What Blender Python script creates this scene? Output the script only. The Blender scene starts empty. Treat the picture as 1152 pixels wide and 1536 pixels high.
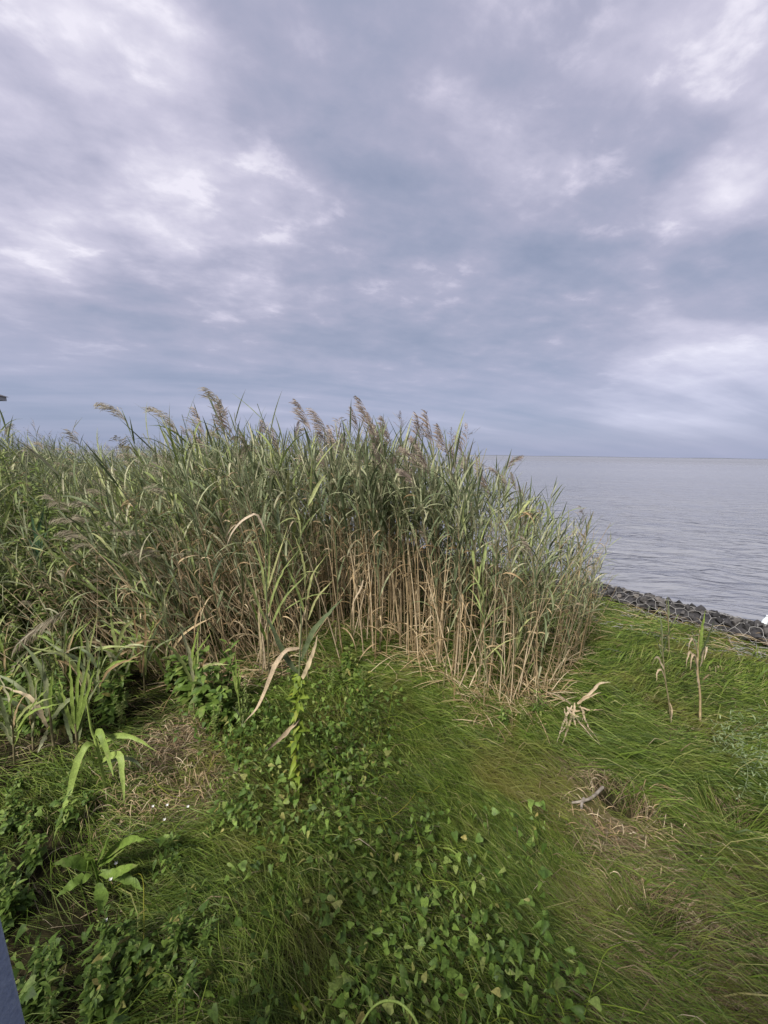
import bpy, math, random
import numpy as np
from mathutils import Matrix, Vector, Euler

R = math.radians
rng = np.random.default_rng(7)
random.seed(7)
scene = bpy.context.scene
COL = scene.collection

# ------------------------------------------------------------------ camera
F_PX, IMG_W, IMG_H = 579.0, 1152.0, 1536.0        # wide phone lens, in pixels of the photograph
PITCH, ROLL, EYE = R(8.5), R(0.76), 1.8
cam_d = bpy.data.cameras.new('camera')
cam_d.sensor_fit = 'VERTICAL'; cam_d.sensor_height = 24.0
cam_d.lens = 24.0 * F_PX / IMG_H
cam_d.clip_start = 0.02; cam_d.clip_end = 90000
cam = bpy.data.objects.new('camera', cam_d); COL.objects.link(cam)
CAM_M = Matrix.Translation((0, 0, EYE)) @ Matrix.Rotation(math.pi/2 - PITCH, 4, 'X') @ Matrix.Rotation(ROLL, 4, 'Z')
cam.matrix_world = CAM_M
scene.camera = cam
CR = np.array(CAM_M.to_3x3())

# ------------------------------------------------------------------ render look
scene.render.engine = 'CYCLES'
scene.view_settings.view_transform = 'Standard'
scene.view_settings.look = 'None'
scene.view_settings.exposure = 1.8
scene.view_settings.gamma = 1.0
scene.cycles.max_bounces = 4; scene.cycles.diffuse_bounces = 2; scene.cycles.glossy_bounces = 2
scene.cycles.transmission_bounces = 3; scene.cycles.transparent_max_bounces = 6
scene.cycles.use_adaptive_sampling = True

# ------------------------------------------------------------------ node helpers
class NT:
    def __init__(s, tree):
        s.t = tree; s.n = tree.nodes; s.l = tree.links
    def node(s, typ, ins=None, **props):
        n = s.n.new(typ)
        for k, v in props.items(): setattr(n, k, v)
        for k, v in (ins or {}).items(): s.put(n.inputs[k], v)
        return n
    def put(s, sock, v):
        if isinstance(v, bpy.types.NodeSocket): s.l.new(v, sock)
        elif isinstance(v, bpy.types.Node): s.l.new(v.outputs[0], sock)
        else: sock.default_value = v
    def math(s, op, a, b=0.0, c=0.0, clamp=False):
        n = s.n.new('ShaderNodeMath'); n.operation = op; n.use_clamp = clamp
        s.put(n.inputs[0], a); s.put(n.inputs[1], b); s.put(n.inputs[2], c); return n.outputs[0]
    def vmath(s, op, a, b=(0, 0, 0), out=0):
        n = s.n.new('ShaderNodeVectorMath'); n.operation = op
        s.put(n.inputs[0], a); s.put(n.inputs[1], b); return n.outputs[out]
    def smooth(s, v, a, b, lo=0.0, hi=1.0):
        n = s.n.new('ShaderNodeMapRange'); n.interpolation_type = 'SMOOTHSTEP'
        s.put(n.inputs[0], v); s.put(n.inputs[1], a); s.put(n.inputs[2], b); s.put(n.inputs[3], lo); s.put(n.inputs[4], hi)
        return n.outputs[0]
    def ramp(s, f, stops, interp='LINEAR'):
        n = s.n.new('ShaderNodeValToRGB'); r = n.color_ramp; r.interpolation = interp
        while len(r.elements) < len(stops): r.elements.new(0.5)
        for e, (p, c) in zip(r.elements, stops):
            e.position = p; e.color = (c[0], c[1], c[2], 1)
        s.put(n.inputs[0], f); return n.outputs[0]
    def mix(s, f, a, b, blend='MIX'):
        n = s.n.new('ShaderNodeMix'); n.data_type = 'RGBA'; n.blend_type = blend
        s.put(n.inputs[0], f)
        for i, v in ((6, a), (7, b)):
            if isinstance(v, tuple) and len(v) == 3: v = v + (1,)
            s.put(n.inputs[i], v)
        return n.outputs[2]
    def noise(s, vec, scale, detail=4, rough=0.55, dist=0.0, out=0, dims='3D'):
        n = s.node('ShaderNodeTexNoise', {'Vector': vec, 'Scale': scale, 'Detail': detail, 'Roughness': rough, 'Distortion': dist}, noise_dimensions=dims)
        return n.outputs[out]

# ------------------------------------------------------------------ world: overcast evening sky
world = bpy.data.worlds.new('World'); scene.world = world; world.use_nodes = True
SUN_EL, SUN_AZ = R(46), R(215)       # azimuth measured clockwise from +Y: behind the camera, a little to the left
def pix_dir(px, py):
    d = np.array([(px - IMG_W/2)/F_PX, (IMG_H/2 - py)/F_PX, -1.0])
    d = CR @ d
    return d/np.linalg.norm(d)
def build_sky():
    w = NT(world.node_tree); w.n.clear()
    D = w.node('ShaderNodeTexCoord').outputs['Generated']
    D = w.vmath('NORMALIZE', D)
    sep = w.node('ShaderNodeSeparateXYZ', {0: D})
    x, y, z = sep.outputs
    zc = w.math('ADD', w.math('MAXIMUM', z, 0.0), 0.16)
    px_ = w.math('DIVIDE', x, zc); py_ = w.math('DIVIDE', y, zc)
    ca, sa = math.cos(R(12)), math.sin(R(12))
    along = w.math('ADD', w.math('MULTIPLY', px_, -sa), w.math('MULTIPLY', py_, ca))
    across = w.math('ADD', w.math('MULTIPLY', px_, ca), w.math('MULTIPLY', py_, sa))
    P = w.node('ShaderNodeCombineXYZ', {0: across, 1: w.math('MULTIPLY', along, 1.25), 2: 3.1}).outputs[0]
    PB = w.node('ShaderNodeCombineXYZ', {0: w.math('MULTIPLY', across, 0.17), 1: w.math('ADD', w.math('MULTIPLY', along, 0.8), w.math('MULTIPLY', across, -0.14)), 2: 9.7}).outputs[0]
    n1 = w.noise(P, 2.05, 9, 0.47, 0.12)
    n2 = w.noise(PB, 2.2, 7, 0.5, 0.3)
    n3 = w.noise(P, 7.0, 8, 0.56, 0.15)
    hi = w.smooth(z, 0.02, 0.42)           # lumpy overhead, layered and smoother far away
    v = w.math('MULTIPLY_ADD', w.math('MULTIPLY', w.math('SUBTRACT', n1, 0.5), w.math('MULTIPLY_ADD', hi, 0.82, 0.20)), 1.0, 0.41)
    v = w.math('MULTIPLY_ADD', w.math('SUBTRACT', n2, 0.5), w.math('MULTIPLY_ADD', hi, -0.15, 0.85), v)
    v = w.math('MULTIPLY_ADD', w.math('SUBTRACT', n3, 0.5), w.math('MULTIPLY_ADD', hi, 0.52, 0.0), v)
    fleck = w.math('MULTIPLY', w.smooth(n3, 0.52, 0.70), w.smooth(n1, 0.44, 0.60))
    v = w.math('MULTIPLY_ADD', fleck, w.math('MULTIPLY', hi, 0.12), v)
    # broad bright and dull banks of the cloud deck
    def bank(v, px, py, r0, r1, amp):
        d = pix_dir(px, py)
        dot = w.vmath('DOT_PRODUCT', D, tuple(float(q) for q in d), out=1)
        s = w.smooth(dot, math.cos(R(r1)), math.cos(R(r0)))
        return w.math('MULTIPLY_ADD', s, amp, v)
    for b in SKY_BANKS: v = bank(v, *b)
    # the deck smooths out into even grey towards the horizon
    flat = w.smooth(z, 0.0, 0.10, 1.0, 0.0)
    v = w.math('ADD', w.math('MULTIPLY', v, w.math('SUBTRACT', 1.0, w.math('MULTIPLY', flat, 0.65))), w.math('MULTIPLY', flat, 0.65*0.37))
    col = w.ramp(v, SKY_RAMP)
    lowblue = w.smooth(z, 0.02, 0.30, 1.0, 0.0)
    col = w.mix(w.math('MULTIPLY', lowblue, 0.5), col, w.mix(1.0, col, (0.86, 0.98, 1.10), 'MULTIPLY'))
    sky = w.node('ShaderNodeTexSky', sky_type='NISHITA')
    sky.sun_disc = False; sky.sun_elevation = SUN_EL; sky.sun_rotation = SUN_AZ
    sky.air_density = 1.0; sky.dust_density = 2.0
    bg1 = w.node('ShaderNodeBackground', {'Color': sky.outputs[0], 'Strength': 0.05})
    bg2 = w.node('ShaderNodeBackground', {'Color': col, 'Strength': SKY_STRENGTH})
    mx = w.node('ShaderNodeMixShader', {0: 0.93, 1: bg1.outputs[0], 2: bg2.outputs[0]})
    w.node('ShaderNodeOutputWorld', {'Surface': mx.outputs[0]})
SKY_STRENGTH = 0.312
SKY_RAMP = [(0.08, (0.262, 0.302, 0.425)), (0.30, (0.325, 0.352, 0.478)), (0.50, (0.410, 0.412, 0.540)),
            (0.72, (0.580, 0.560, 0.690)), (0.95, (0.830, 0.800, 0.900))]
SKY_BANKS = [(120, 170, 4, 28, 0.13), (215, 105, 2, 9, 0.14), (20, 60, 1, 8, 0.08), (240, 310, 1, 6, 0.15), (110, 310, 1, 5, 0.10), (10, 230, 1, 7, 0.10),
             (30, 410, 1, 6, 0.14), (110, 500, 2, 10, 0.08), (700, 140, 2, 9, 0.10), (790, 290, 1, 7, 0.10), (1060, 30, 3, 10, 0.08),
             (1150, 240, 1, 6, 0.24), (1060, 290, 1, 5, 0.20), (960, 355, 1, 5, 0.10), (1160, 520, 5, 20, 0.15), (990, 560, 2, 10, 0.10), (1100, 590, 3, 14, 0.10),
             (900, 425, 3, 12, -0.10), (1130, 390, 3, 9, -0.14), (600, 470, 4, 16, -0.06), (480, 130, 4, 14, -0.05), (160, 575, 3, 12, -0.08), (1040, 170, 3, 10, -0.07)]
build_sky()

sun_d = bpy.data.lights.new('sun', 'SUN'); sun_d.energy = 1.5; sun_d.angle = R(14); sun_d.color = (1.0, 0.96, 0.90)
sun = bpy.data.objects.new('sun', sun_d); COL.objects.link(sun)
sv = Vector((math.sin(SUN_AZ)*math.cos(SUN_EL), math.cos(SUN_AZ)*math.cos(SUN_EL), math.sin(SUN_EL)))
sun.rotation_euler = sv.to_track_quat('Z', 'Y').to_euler()

# ------------------------------------------------------------------ maths helpers
def sstep(a, b, v):
    t = np.clip((np.asarray(v, float) - a)/(b - a), 0, 1); return t*t*(3 - 2*t)
def hash2(ix, iy, seed):
    h = (ix.astype(np.int64)*374761393 + iy.astype(np.int64)*668265263 + seed*974711) & 0x7fffffff
    h = ((h ^ (h >> 13))*1274126177) & 0x7fffffff
    return ((h ^ (h >> 16)) & 0xffff)/65535.0
def vnoise(x, y, seed=0):
    x = np.asarray(x, float); y = np.asarray(y, float)
    ix = np.floor(x); iy = np.floor(y); fx = x - ix; fy = y - iy
    fx = fx*fx*(3 - 2*fx); fy = fy*fy*(3 - 2*fy)
    a = hash2(ix, iy, seed); b = hash2(ix + 1, iy, seed); c = hash2(ix, iy + 1, seed); d = hash2(ix + 1, iy + 1, seed)
    return (a*(1 - fx) + b*fx)*(1 - fy) + (c*(1 - fx) + d*fx)*fy
def fbm(x, y, seed=0, oct=3):
    s = 0; a = 0.5; t = 0
    for o in range(oct):
        s = s + a*vnoise(np.asarray(x)*2**o, np.asarray(y)*2**o, seed + o*17); t += a; a *= 0.5
    return s/t - 0.5

# shoreline: signed distance, positive towards the water
SN = np.array([0.736, 0.677]); ST = np.array([0.677, -0.736]); SD = 7.4/1.359
def sdist(x, y): return x*SN[0] + y*SN[1] - SD
WATER_Z = -0.42
HOLES = []
def gz(x, y):
    x = np.asarray(x, float); y = np.asarray(y, float)
    s = sdist(x, y)
    z = 0.42*sstep(-1.0, -7.0, x)*sstep(1.0, 4.0, y)
    z = z + 0.13*fbm(x*1.3, y*1.3, 3)*sstep(-0.5, -1.3, s) + 0.06*fbm(x*3.1, y*3.1, 8)*sstep(-0.5, -1.3, s)
    for hx, hy, r, d in HOLES:
        z = z - d*np.exp(-(((x - hx)**2 + (y - hy)**2)/(r*r))**2)
    z = z*sstep(0.6, -0.6, s) - 1.5*sstep(0.15, 2.2, s) - 0.04*sstep(-1.1, -0.6, s)
    return z
CAMP = np.array([0, 0, EYE])
def ray(px, py):
    return CR @ np.array([(px - IMG_W/2)/F_PX, (IMG_H/2 - py)/F_PX, -1.0])
def G(px, py):
    """where the sight line of a photo pixel meets the ground"""
    d = ray(px, py); t = np.linspace(0.3, 40, 4000)
    p = CAMP + t[:, None]*d
    below = p[:, 2] < gz(p[:, 0], p[:, 1])
    i = int(np.argmax(below)) if below.any() else len(t) - 1
    return Vector((p[i, 0], p[i, 1], float(gz(p[i, 0], p[i, 1]))))
def W(px, py, ydist):
    d = ray(px, py); return Vector(CAMP + d*(ydist/d[1]))
def project(x, y, z):
    v = (np.stack([np.asarray(x, float), np.asarray(y, float), np.asarray(z, float)], -1) - CAMP) @ CR
    dep = np.maximum(-v[..., 2], 1e-4)
    return IMG_W/2 + v[..., 0]/dep*F_PX, IMG_H/2 - v[..., 1]/dep*F_PX, -v[..., 2]
def inpoly(px, py, poly):
    inside = np.zeros(np.shape(px), bool); n = len(poly)
    for i in range(n):
        x0, y0 = poly[i]; x1, y1 = poly[(i + 1) % n]
        c = ((y0 > py) != (y1 > py)) & (px < (x1 - x0)*(py - y0)/((y1 - y0) if y1 != y0 else 1e-9) + x0)
        inside ^= c
    return inside
for (hp, r, d) in (((932, 1196), 0.105, 0.52), ((1095, 1222), 0.11, 0.30), ((965, 1370), 0.10, 0.10)):
    g = G(*hp); HOLES.append((g.x, g.y, r, d))

# ------------------------------------------------------------------ mesh helpers
def mesh_np(name, verts, quads, mats, midx=None, smooth=True, tris=None):
    me = bpy.data.meshes.new(name)
    verts = np.asarray(verts, np.float32).reshape(-1, 3)
    quads = np.asarray(quads, np.int32).reshape(-1, 4) if quads is not None else np.zeros((0, 4), np.int32)
    tris = np.asarray(tris, np.int32).reshape(-1, 3) if tris is not None else np.zeros((0, 3), np.int32)
    nq, nt = len(quads), len(tris)
    me.vertices.add(len(verts)); me.vertices.foreach_set('co', verts.ravel())
    me.loops.add(nq*4 + nt*3)
    me.loops.foreach_set('vertex_index', np.concatenate([quads.ravel(), tris.ravel()]).astype(np.int32))
    me.polygons.add(nq + nt)
    me.polygons.foreach_set('loop_start', np.concatenate([np.arange(nq)*4, nq*4 + np.arange(nt)*3]).astype(np.int32))
    me.polygons.foreach_set('loop_total', np.concatenate([np.full(nq, 4), np.full(nt, 3)]).astype(np.int32))
    if midx is not None: me.polygons.foreach_set('material_index', np.asarray(midx, np.int32))
    me.polygons.foreach_set('use_smooth', np.full(nq + nt, smooth))
    for m in (mats if isinstance(mats, (list, tuple)) else [mats]): me.materials.append(m)
    me.update(calc_edges=True); me.validate()
    return me
def link(name, data, parent=None, matrix=None, **tags):
    o = bpy.data.objects.new(name, data); COL.objects.link(o)
    if parent is not None: o.parent = parent
    if matrix is not None: o.matrix_local = matrix
    for k, v in tags.items(): o[k] = v
    return o
def strips(C, Wd, hint=(0, 0, 1), twist=None):
    """flat ribbons: C (N,K,3) centre lines, Wd (N,K) widths -> verts, quads"""
    C = np.asarray(C, float); N, K, _ = C.shape
    T = np.gradient(C, axis=1); T /= np.linalg.norm(T, axis=2, keepdims=True) + 1e-9
    h = np.broadcast_to(np.asarray(hint, float), C.shape)
    S = np.cross(T, h); S /= np.linalg.norm(S, axis=2, keepdims=True) + 1e-9
    if twist is not None:
        U = np.cross(S, T); S = S*np.cos(twist)[..., None] + U*np.sin(twist)[..., None]
    V = np.stack([C - S*Wd[..., None]/2, C + S*Wd[..., None]/2], 2)          # N,K,2,3
    base = (np.arange(N)*K*2)[:, None]; k = np.arange(K - 1)[None]*2
    q = np.stack([base + k, base + k + 1, base + k + 3, base + k + 2], -1)
    return V.reshape(-1, 3), q.reshape(-1, 4)
def folded(C, Wd, hint, fold=0.25, twist=None):
    """one leaf blade with a creased midrib: C (K,3), Wd (K)"""
    C = np.asarray(C, float); K = len(C)
    T = np.gradient(C, axis=0); T /= np.linalg.norm(T, axis=1, keepdims=True) + 1e-9
    S = np.cross(T, np.broadcast_to(np.asarray(hint, float), C.shape)); S /= np.linalg.norm(S, axis=1, keepdims=True) + 1e-9
    U = np.cross(S, T)
    if twist is not None:
        tw = np.asarray(twist)[:, None]; S, U = S*np.cos(tw) + U*np.sin(tw), U*np.cos(tw) - S*np.sin(tw)
    w = np.asarray(Wd)[:, None]/2
    V = np.stack([C - S*w + U*w*fold, C - U*w*fold*0.5, C + S*w + U*w*fold], 1).reshape(-1, 3)
    q = []
    for k in range(K - 1):
        a = k*3
        q += [(a, a + 1, a + 4, a + 3), (a + 1, a + 2, a + 5, a + 4)]
    return V, np.array(q)
def tube(pts, rad, sides=5):
    pts = np.asarray(pts, float); K = len(pts); rad = np.broadcast_to(np.asarray(rad, float), (K,))
    T = np.gradient(pts, axis=0); T /= np.linalg.norm(T, axis=1, keepdims=True) + 1e-9
    ref = np.array([0.31, 0.87, 0.12]); A = np.cross(T, ref); A /= np.linalg.norm(A, axis=1, keepdims=True) + 1e-9
    B = np.cross(T, A); a = np.arange(sides)/sides*2*math.pi
    V = pts[:, None] + rad[:, None, None]*(A[:, None]*np.cos(a)[None, :, None] + B[:, None]*np.sin(a)[None, :, None])
    q = []
    for k in range(K - 1):
        for i in range(sides):
            j = (i + 1) % sides; q.append((k*sides + i, k*sides + j, (k + 1)*sides + j, (k + 1)*sides + i))
    return V.reshape(-1, 3), np.array(q)
def merge(parts):
    vs, qs, ms, off = [], [], [], 0
    for v, q, m in parts:
        vs.append(v); qs.append(np.asarray(q) + off); ms.append(np.full(len(q), m)); off += len(v)
    return np.concatenate(vs), np.concatenate(qs), np.concatenate(ms)
def catmull(P, n):
    P = np.array([list(p) for p in P], float); P = np.vstack([2*P[0] - P[1], P, 2*P[-1] - P[-2]])
    out = []; m = len(P) - 3
    for u in np.linspace(0, m - 1e-6, n):
        i = int(u); t = u - i; p0, p1, p2, p3 = P[i:i + 4]
        out.append(0.5*(2*p1 + (p2 - p0)*t + (2*p0 - 5*p1 + 4*p2 - p3)*t*t + (3*p1 - p0 - 3*p2 + p3)*t**3))
    return np.array(out)
def xf(v, M): return np.asarray(v) @ np.array(M)[:3, :3].T + np.array(M)[:3, 3]

# ------------------------------------------------------------------ materials
def new_mat(name):
    m = bpy.data.materials.new(name); m.use_nodes = True; t = NT(m.node_tree); t.n.clear(); return m, t
def rnd_val(t):
    g = t.node('ShaderNodeNewGeometry').outputs['Random Per Island']; o = t.node('ShaderNodeObjectInfo').outputs['Random']
    return t.math('FRACT', t.math('ADD', t.math('MULTIPLY', g, 3.7), t.math('MULTIPLY', o, 5.3)))
def finish_leaf(m, t, col, rough=0.55, trans=0.25, spec=0.3, bump=None):
    b = t.node('ShaderNodeBsdfPrincipled', {'Base Color': col, 'Roughness': rough, 'Specular IOR Level': spec})
    if bump is not None: t.put(b.inputs['Normal'], bump)
    tr = t.node('ShaderNodeBsdfTranslucent', {'Color': col})
    mx = t.node('ShaderNodeMixShader', {0: trans, 1: b.outputs[0], 2: tr.outputs[0]})
    t.node('ShaderNodeOutputMaterial', {'Surface': mx.outputs[0]})
    return m
def leaf_mat(name, stops, var=0.35, scale=25.0, worn=0.0, patch=0.0, **kw):
    m, t = new_mat(name)
    r = rnd_val(t); c = t.ramp(r, stops)
    pos = t.node('ShaderNodeNewGeometry').outputs['Position']
    n = t.noise(pos, scale, 3)
    c = t.mix(1.0, c, t.ramp(n, [(0.25, (1 - var,)*3), (0.75, (1 + var,)*3)]), 'MULTIPLY')
    if worn:
        n2 = t.noise(pos, 9.0, 5, 0.65, 0.6)
        c = t.mix(t.smooth(n2, 0.56, 0.72, 0.0, worn), c, (0.34, 0.27, 0.14))
        n3 = t.noise(pos, 160.0, 2)
        c = t.mix(1.0, c, t.ramp(n3, [(0.3, (0.8,)*3), (0.7, (1.2,)*3)]), 'MULTIPLY')
    if patch:
        n2 = t.noise(pos, 1.7, 4, 0.6, 0.8); c = t.mix(t.smooth(n2, 0.48, 0.72, 0.0, patch), c, (0.21, 0.165, 0.045))
        n4 = t.noise(pos, 0.9, 3, 0.6); c = t.mix(t.smooth(n4, 0.50, 0.68, 0.0, 0.6), c, t.mix(1.0, c, (0.62, 0.78, 0.70), 'MULTIPLY'))
    return finish_leaf(m, t, c, **kw)
def stem_mat(name, low, high, z0, z1):
    m, t = new_mat(name)
    geo = t.node('ShaderNodeNewGeometry'); z = t.node('ShaderNodeSeparateXYZ', {0: geo.outputs['Position']}).outputs[2]
    r = rnd_val(t)
    f = t.smooth(t.math('ADD', z, t.math('MULTIPLY', t.math('SUBTRACT', r, 0.5), 0.6)), z0, z1)
    c = t.mix(f, t.ramp(r, low), t.ramp(r, high))
    n = t.noise(geo.outputs['Position'], 30, 3)
    c = t.mix(1.0, c, t.ramp(n, [(0.3, (0.7, 0.7, 0.7)), (0.7, (1.2, 1.2, 1.2))]), 'MULTIPLY')
    return finish_leaf(m, t, c, rough=0.5, trans=0.05)

M_GREEN = leaf_mat('reed_leaf_green', [(0, (0.100, 0.130, 0.060)), (0.3, (0.175, 0.210, 0.100)), (0.55, (0.265, 0.295, 0.150)), (0.8, (0.36, 0.375, 0.21)), (1, (0.48, 0.45, 0.28))], worn=0.5)
M_DRY = leaf_mat('reed_leaf_straw', [(0, (0.23, 0.155, 0.075)), (0.4, (0.37, 0.265, 0.14)), (0.75, (0.50, 0.385, 0.22)), (1, (0.62, 0.51, 0.33))], trans=0.15)
M_STEM = stem_mat('reed_stem', [(0, (0.33, 0.235, 0.125)), (0.5, (0.52, 0.395, 0.235)), (1, (0.68, 0.55, 0.37))], [(0, (0.17, 0.18, 0.10)), (1, (0.32, 0.30, 0.18))], 0.85, 1.35)
M_STEMG = stem_mat('reed_stem_green', [(0, (0.17, 0.15, 0.075)), (0.5, (0.24, 0.205, 0.11)), (1, (0.34, 0.28, 0.16))], [(0, (0.11, 0.145, 0.06)), (1, (0.19, 0.22, 0.10))], 0.35, 0.8)
M_PLUME = leaf_mat('reed_plume', [(0, (0.22, 0.165, 0.125)), (0.5, (0.33, 0.255, 0.20)), (1, (0.45, 0.375, 0.29))], trans=0.25)
M_PLUMET = leaf_mat('reed_plume_tan', [(0, (0.23, 0.185, 0.125)), (0.5, (0.31, 0.265, 0.18)), (1, (0.38, 0.335, 0.23))], trans=0.25)
M_YELLOWG = leaf_mat('leaf_yellow_green', [(0, (0.22, 0.31, 0.065)), (1, (0.34, 0.43, 0.11))], var=0.3, worn=0.4)
M_PALE = leaf_mat('reed_leaf_pale', [(0, (0.22, 0.28, 0.085)), (0.6, (0.32, 0.37, 0.13)), (1, (0.43, 0.43, 0.19))], worn=0.4)
M_BLUEG = leaf_mat('leaf_blue_green', [(0, (0.06, 0.125, 0.065)), (1, (0.10, 0.175, 0.09))], var=0.2)
M_CREAM = leaf_mat('leaf_cream', [(0, (0.42, 0.32, 0.20)), (1, (0.58, 0.47, 0.33))], var=0.35, worn=0.6, trans=0.15)
M_VINE = leaf_mat('vine_leaf', [(0, (0.060, 0.110, 0.018)), (0.5, (0.110, 0.180, 0.032)), (0.85, (0.180, 0.265, 0.050)), (0.96, (0.24, 0.28, 0.08)), (1, (0.34, 0.29, 0.09))], var=0.35, scale=40.0, worn=0.25)
M_WEED = leaf_mat('weed_leaf', [(0, (0.10, 0.150, 0.032)), (0.4, (0.17, 0.235, 0.055)), (0.8, (0.25, 0.310, 0.090)), (1, (0.36, 0.37, 0.15))], var=0.3, trans=0.35)
M_BROAD = leaf_mat('broad_leaf', [(0, (0.13, 0.21, 0.035)), (1, (0.20, 0.29, 0.055))], var=0.35, worn=0.3)
M_TWINE = leaf_mat('twining_vine_leaf', [(0, (0.15, 0.225, 0.025)), (0.8, (0.22, 0.29, 0.035)), (1, (0.30, 0.29, 0.04))], var=0.25)
M_SILVER = leaf_mat('silvery_leaf', [(0, (0.15, 0.215, 0.085)), (1, (0.30, 0.36, 0.19))], var=0.2)
M_GRASS = leaf_mat('meadow_grass', [(0, (0.030, 0.050, 0.006)), (0.3, (0.075, 0.125, 0.014)), (0.65, (0.135, 0.198, 0.026)), (0.92, (0.215, 0.262, 0.055)), (1, (0.36, 0.32, 0.14))], var=0.3, scale=14.0, patch=0.55)
M_THATCH = leaf_mat('dead_grass', [(0, (0.10, 0.070, 0.035)), (0.5, (0.18, 0.130, 0.070)), (0.85, (0.27, 0.205, 0.12)), (1, (0.42, 0.35, 0.24))], var=0.3, scale=4.0, trans=0.1)
M_WHITE = leaf_mat('petal', [(0, (0.75, 0.74, 0.68)), (1, (0.85, 0.84, 0.80))], var=0.05)

def ground_mat():
    m, t = new_mat('ground')
    pos = t.node('ShaderNodeNewGeometry').outputs['Position']
    n = t.noise(pos, 3.0, 6); n2 = t.noise(pos, 40.0, 4)
    c = t.ramp(n, [(0.3, (0.016, 0.013, 0.007)), (0.5, (0.026, 0.023, 0.010)), (0.7, (0.046, 0.036, 0.019))])  # soil colour darkened to put shade into the gaps and burrow
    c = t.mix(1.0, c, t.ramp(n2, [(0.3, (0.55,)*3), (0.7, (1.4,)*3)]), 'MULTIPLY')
    bmp = t.node('ShaderNodeBump', {'Strength': 0.8, 'Distance': 0.02, 'Height': n2})
    b = t.node('ShaderNodeBsdfPrincipled', {'Base Color': c, 'Roughness': 0.95, 'Specular IOR Level': 0.1, 'Normal': bmp.outputs[0]})
    t.node('ShaderNodeOutputMaterial', {'Surface': b.outputs[0]}); return m
def water_mat():
    m, t = new_mat('water')
    pos = t.node('ShaderNodeNewGeometry').outputs['Position']
    sp = t.node('ShaderNodeSeparateXYZ', {0: pos})
    def aniso(ang, sx, sy, k):
        c, s = math.cos(ang), math.sin(ang)
        u = t.math('ADD', t.math('MULTIPLY', sp.outputs[0], c*sx), t.math('MULTIPLY', sp.outputs[1], s*sx))
        v = t.math('ADD', t.math('MULTIPLY', sp.outputs[0], -s*sy), t.math('MULTIPLY', sp.outputs[1], c*sy))
        return t.node('ShaderNodeCombineXYZ', {0: u, 1: v, 2: k}).outputs[0]
    # crests run along the tangent angle, short wavelength across it
    w1 = t.noise(aniso(R(-22), 0.55, 2.3, 0.0), 1.0, 3, 0.55, 0.4)
    w2 = t.noise(aniso(R(-8), 1.6, 6.0, 4.0), 1.0, 3, 0.55, 0.3)
    w3 = t.noise(aniso(R(-30), 0.10, 0.42, 7.0), 1.0, 3, 0.5, 0.3)
    h = t.math('ADD', t.math('MULTIPLY', w1, 0.30), t.math('ADD', t.math('MULTIPLY', w2, 0.16), t.math('MULTIPLY', w3, 0.35)))
    bmp = t.node('ShaderNodeBump', {'Strength': 1.0, 'Distance': 1.0, 'Height': h})
    big = t.noise(aniso(R(-15), 0.004, 0.02, 1.0), 1.0, 3)
    body = t.ramp(big, [(0.35, (0.225, 0.232, 0.258)), (0.65, (0.26, 0.265, 0.29))])
    far = t.vmath('LENGTH', pos, out=1); rough = t.smooth(far, 20.0, 400.0, 0.14, 0.42)
    b = t.node('ShaderNodeBsdfPrincipled', {'Base Color': body, 'Roughness': rough, 'IOR': 1.33, 'Normal': bmp.outputs[0]})
    t.node('ShaderNodeOutputMaterial', {'Surface': b.outputs[0]}); return m
def rock_mat():
    m, t = new_mat('rock')
    pos = t.node('ShaderNodeNewGeometry').outputs['Position']; o = t.node('ShaderNodeObjectInfo').outputs['Random']
    c = t.ramp(o, [(0, (0.018, 0.017, 0.018)), (0.6, (0.045, 0.042, 0.042)), (0.9, (0.09, 0.082, 0.075)), (1, (0.17, 0.15, 0.13))])
    n = t.noise(pos, 28, 5)
    c = t.mix(1.0, c, t.ramp(n, [(0.3, (0.6,)*3), (0.7, (1.5,)*3)]), 'MULTIPLY')
    bmp = t.node('ShaderNodeBump', {'Strength': 0.6, 'Distance': 0.015, 'Height': n})
    b = t.node('ShaderNodeBsdfPrincipled', {'Base Color': c, 'Roughness': 0.8, 'Normal': bmp.outputs[0]})
    t.node('ShaderNodeOutputMaterial', {'Surface': b.outputs[0]}); return m
def plain(name, c0, c1, scale=20, rough=0.7, bump=0.3, metal=0.0):
    m, t = new_mat(name)
    pos = t.node('ShaderNodeNewGeometry').outputs['Position']; n = t.noise(pos, scale, 5, 0.6)
    c = t.ramp(n, [(0.3, c0), (0.7, c1)])
    bmp = t.node('ShaderNodeBump', {'Strength': bump, 'Distance': 0.005, 'Height': n})
    b = t.node('ShaderNodeBsdfPrincipled', {'Base Color': c, 'Roughness': rough, 'Metallic': metal, 'Normal': bmp.outputs[0]})
    t.node('ShaderNodeOutputMaterial', {'Surface': b.outputs[0]}); return m
M_GROUND = ground_mat(); M_WATER = water_mat(); M_ROCK = rock_mat()
M_WIRE = plain('weathered_wire', (0.20, 0.19, 0.175), (0.40, 0.385, 0.36), 9, 0.6)
M_POST = plain('grey_blue_paint', (0.20, 0.235, 0.33), (0.30, 0.34, 0.44), 90, 0.7, 0.5)
M_WOOD = plain('bleached_wood', (0.16, 0.13, 0.095), (0.40, 0.35, 0.28), 35, 0.8, 0.6)
M_BOTTLE = plain('white_plastic', (0.66, 0.72, 0.74), (0.80, 0.85, 0.86), 8, 0.35, 0.05)
M_ROOF = plain('roof_shingle', (0.070, 0.068, 0.075), (0.13, 0.125, 0.13), 12, 0.85)
M_TRIM = plain('roof_trim', (0.30, 0.30, 0.31), (0.40, 0.40, 0.41), 12, 0.7)
M_WALL = plain('painted_wall', (0.34, 0.35, 0.37), (0.42, 0.43, 0.45), 5, 0.8)
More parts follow.
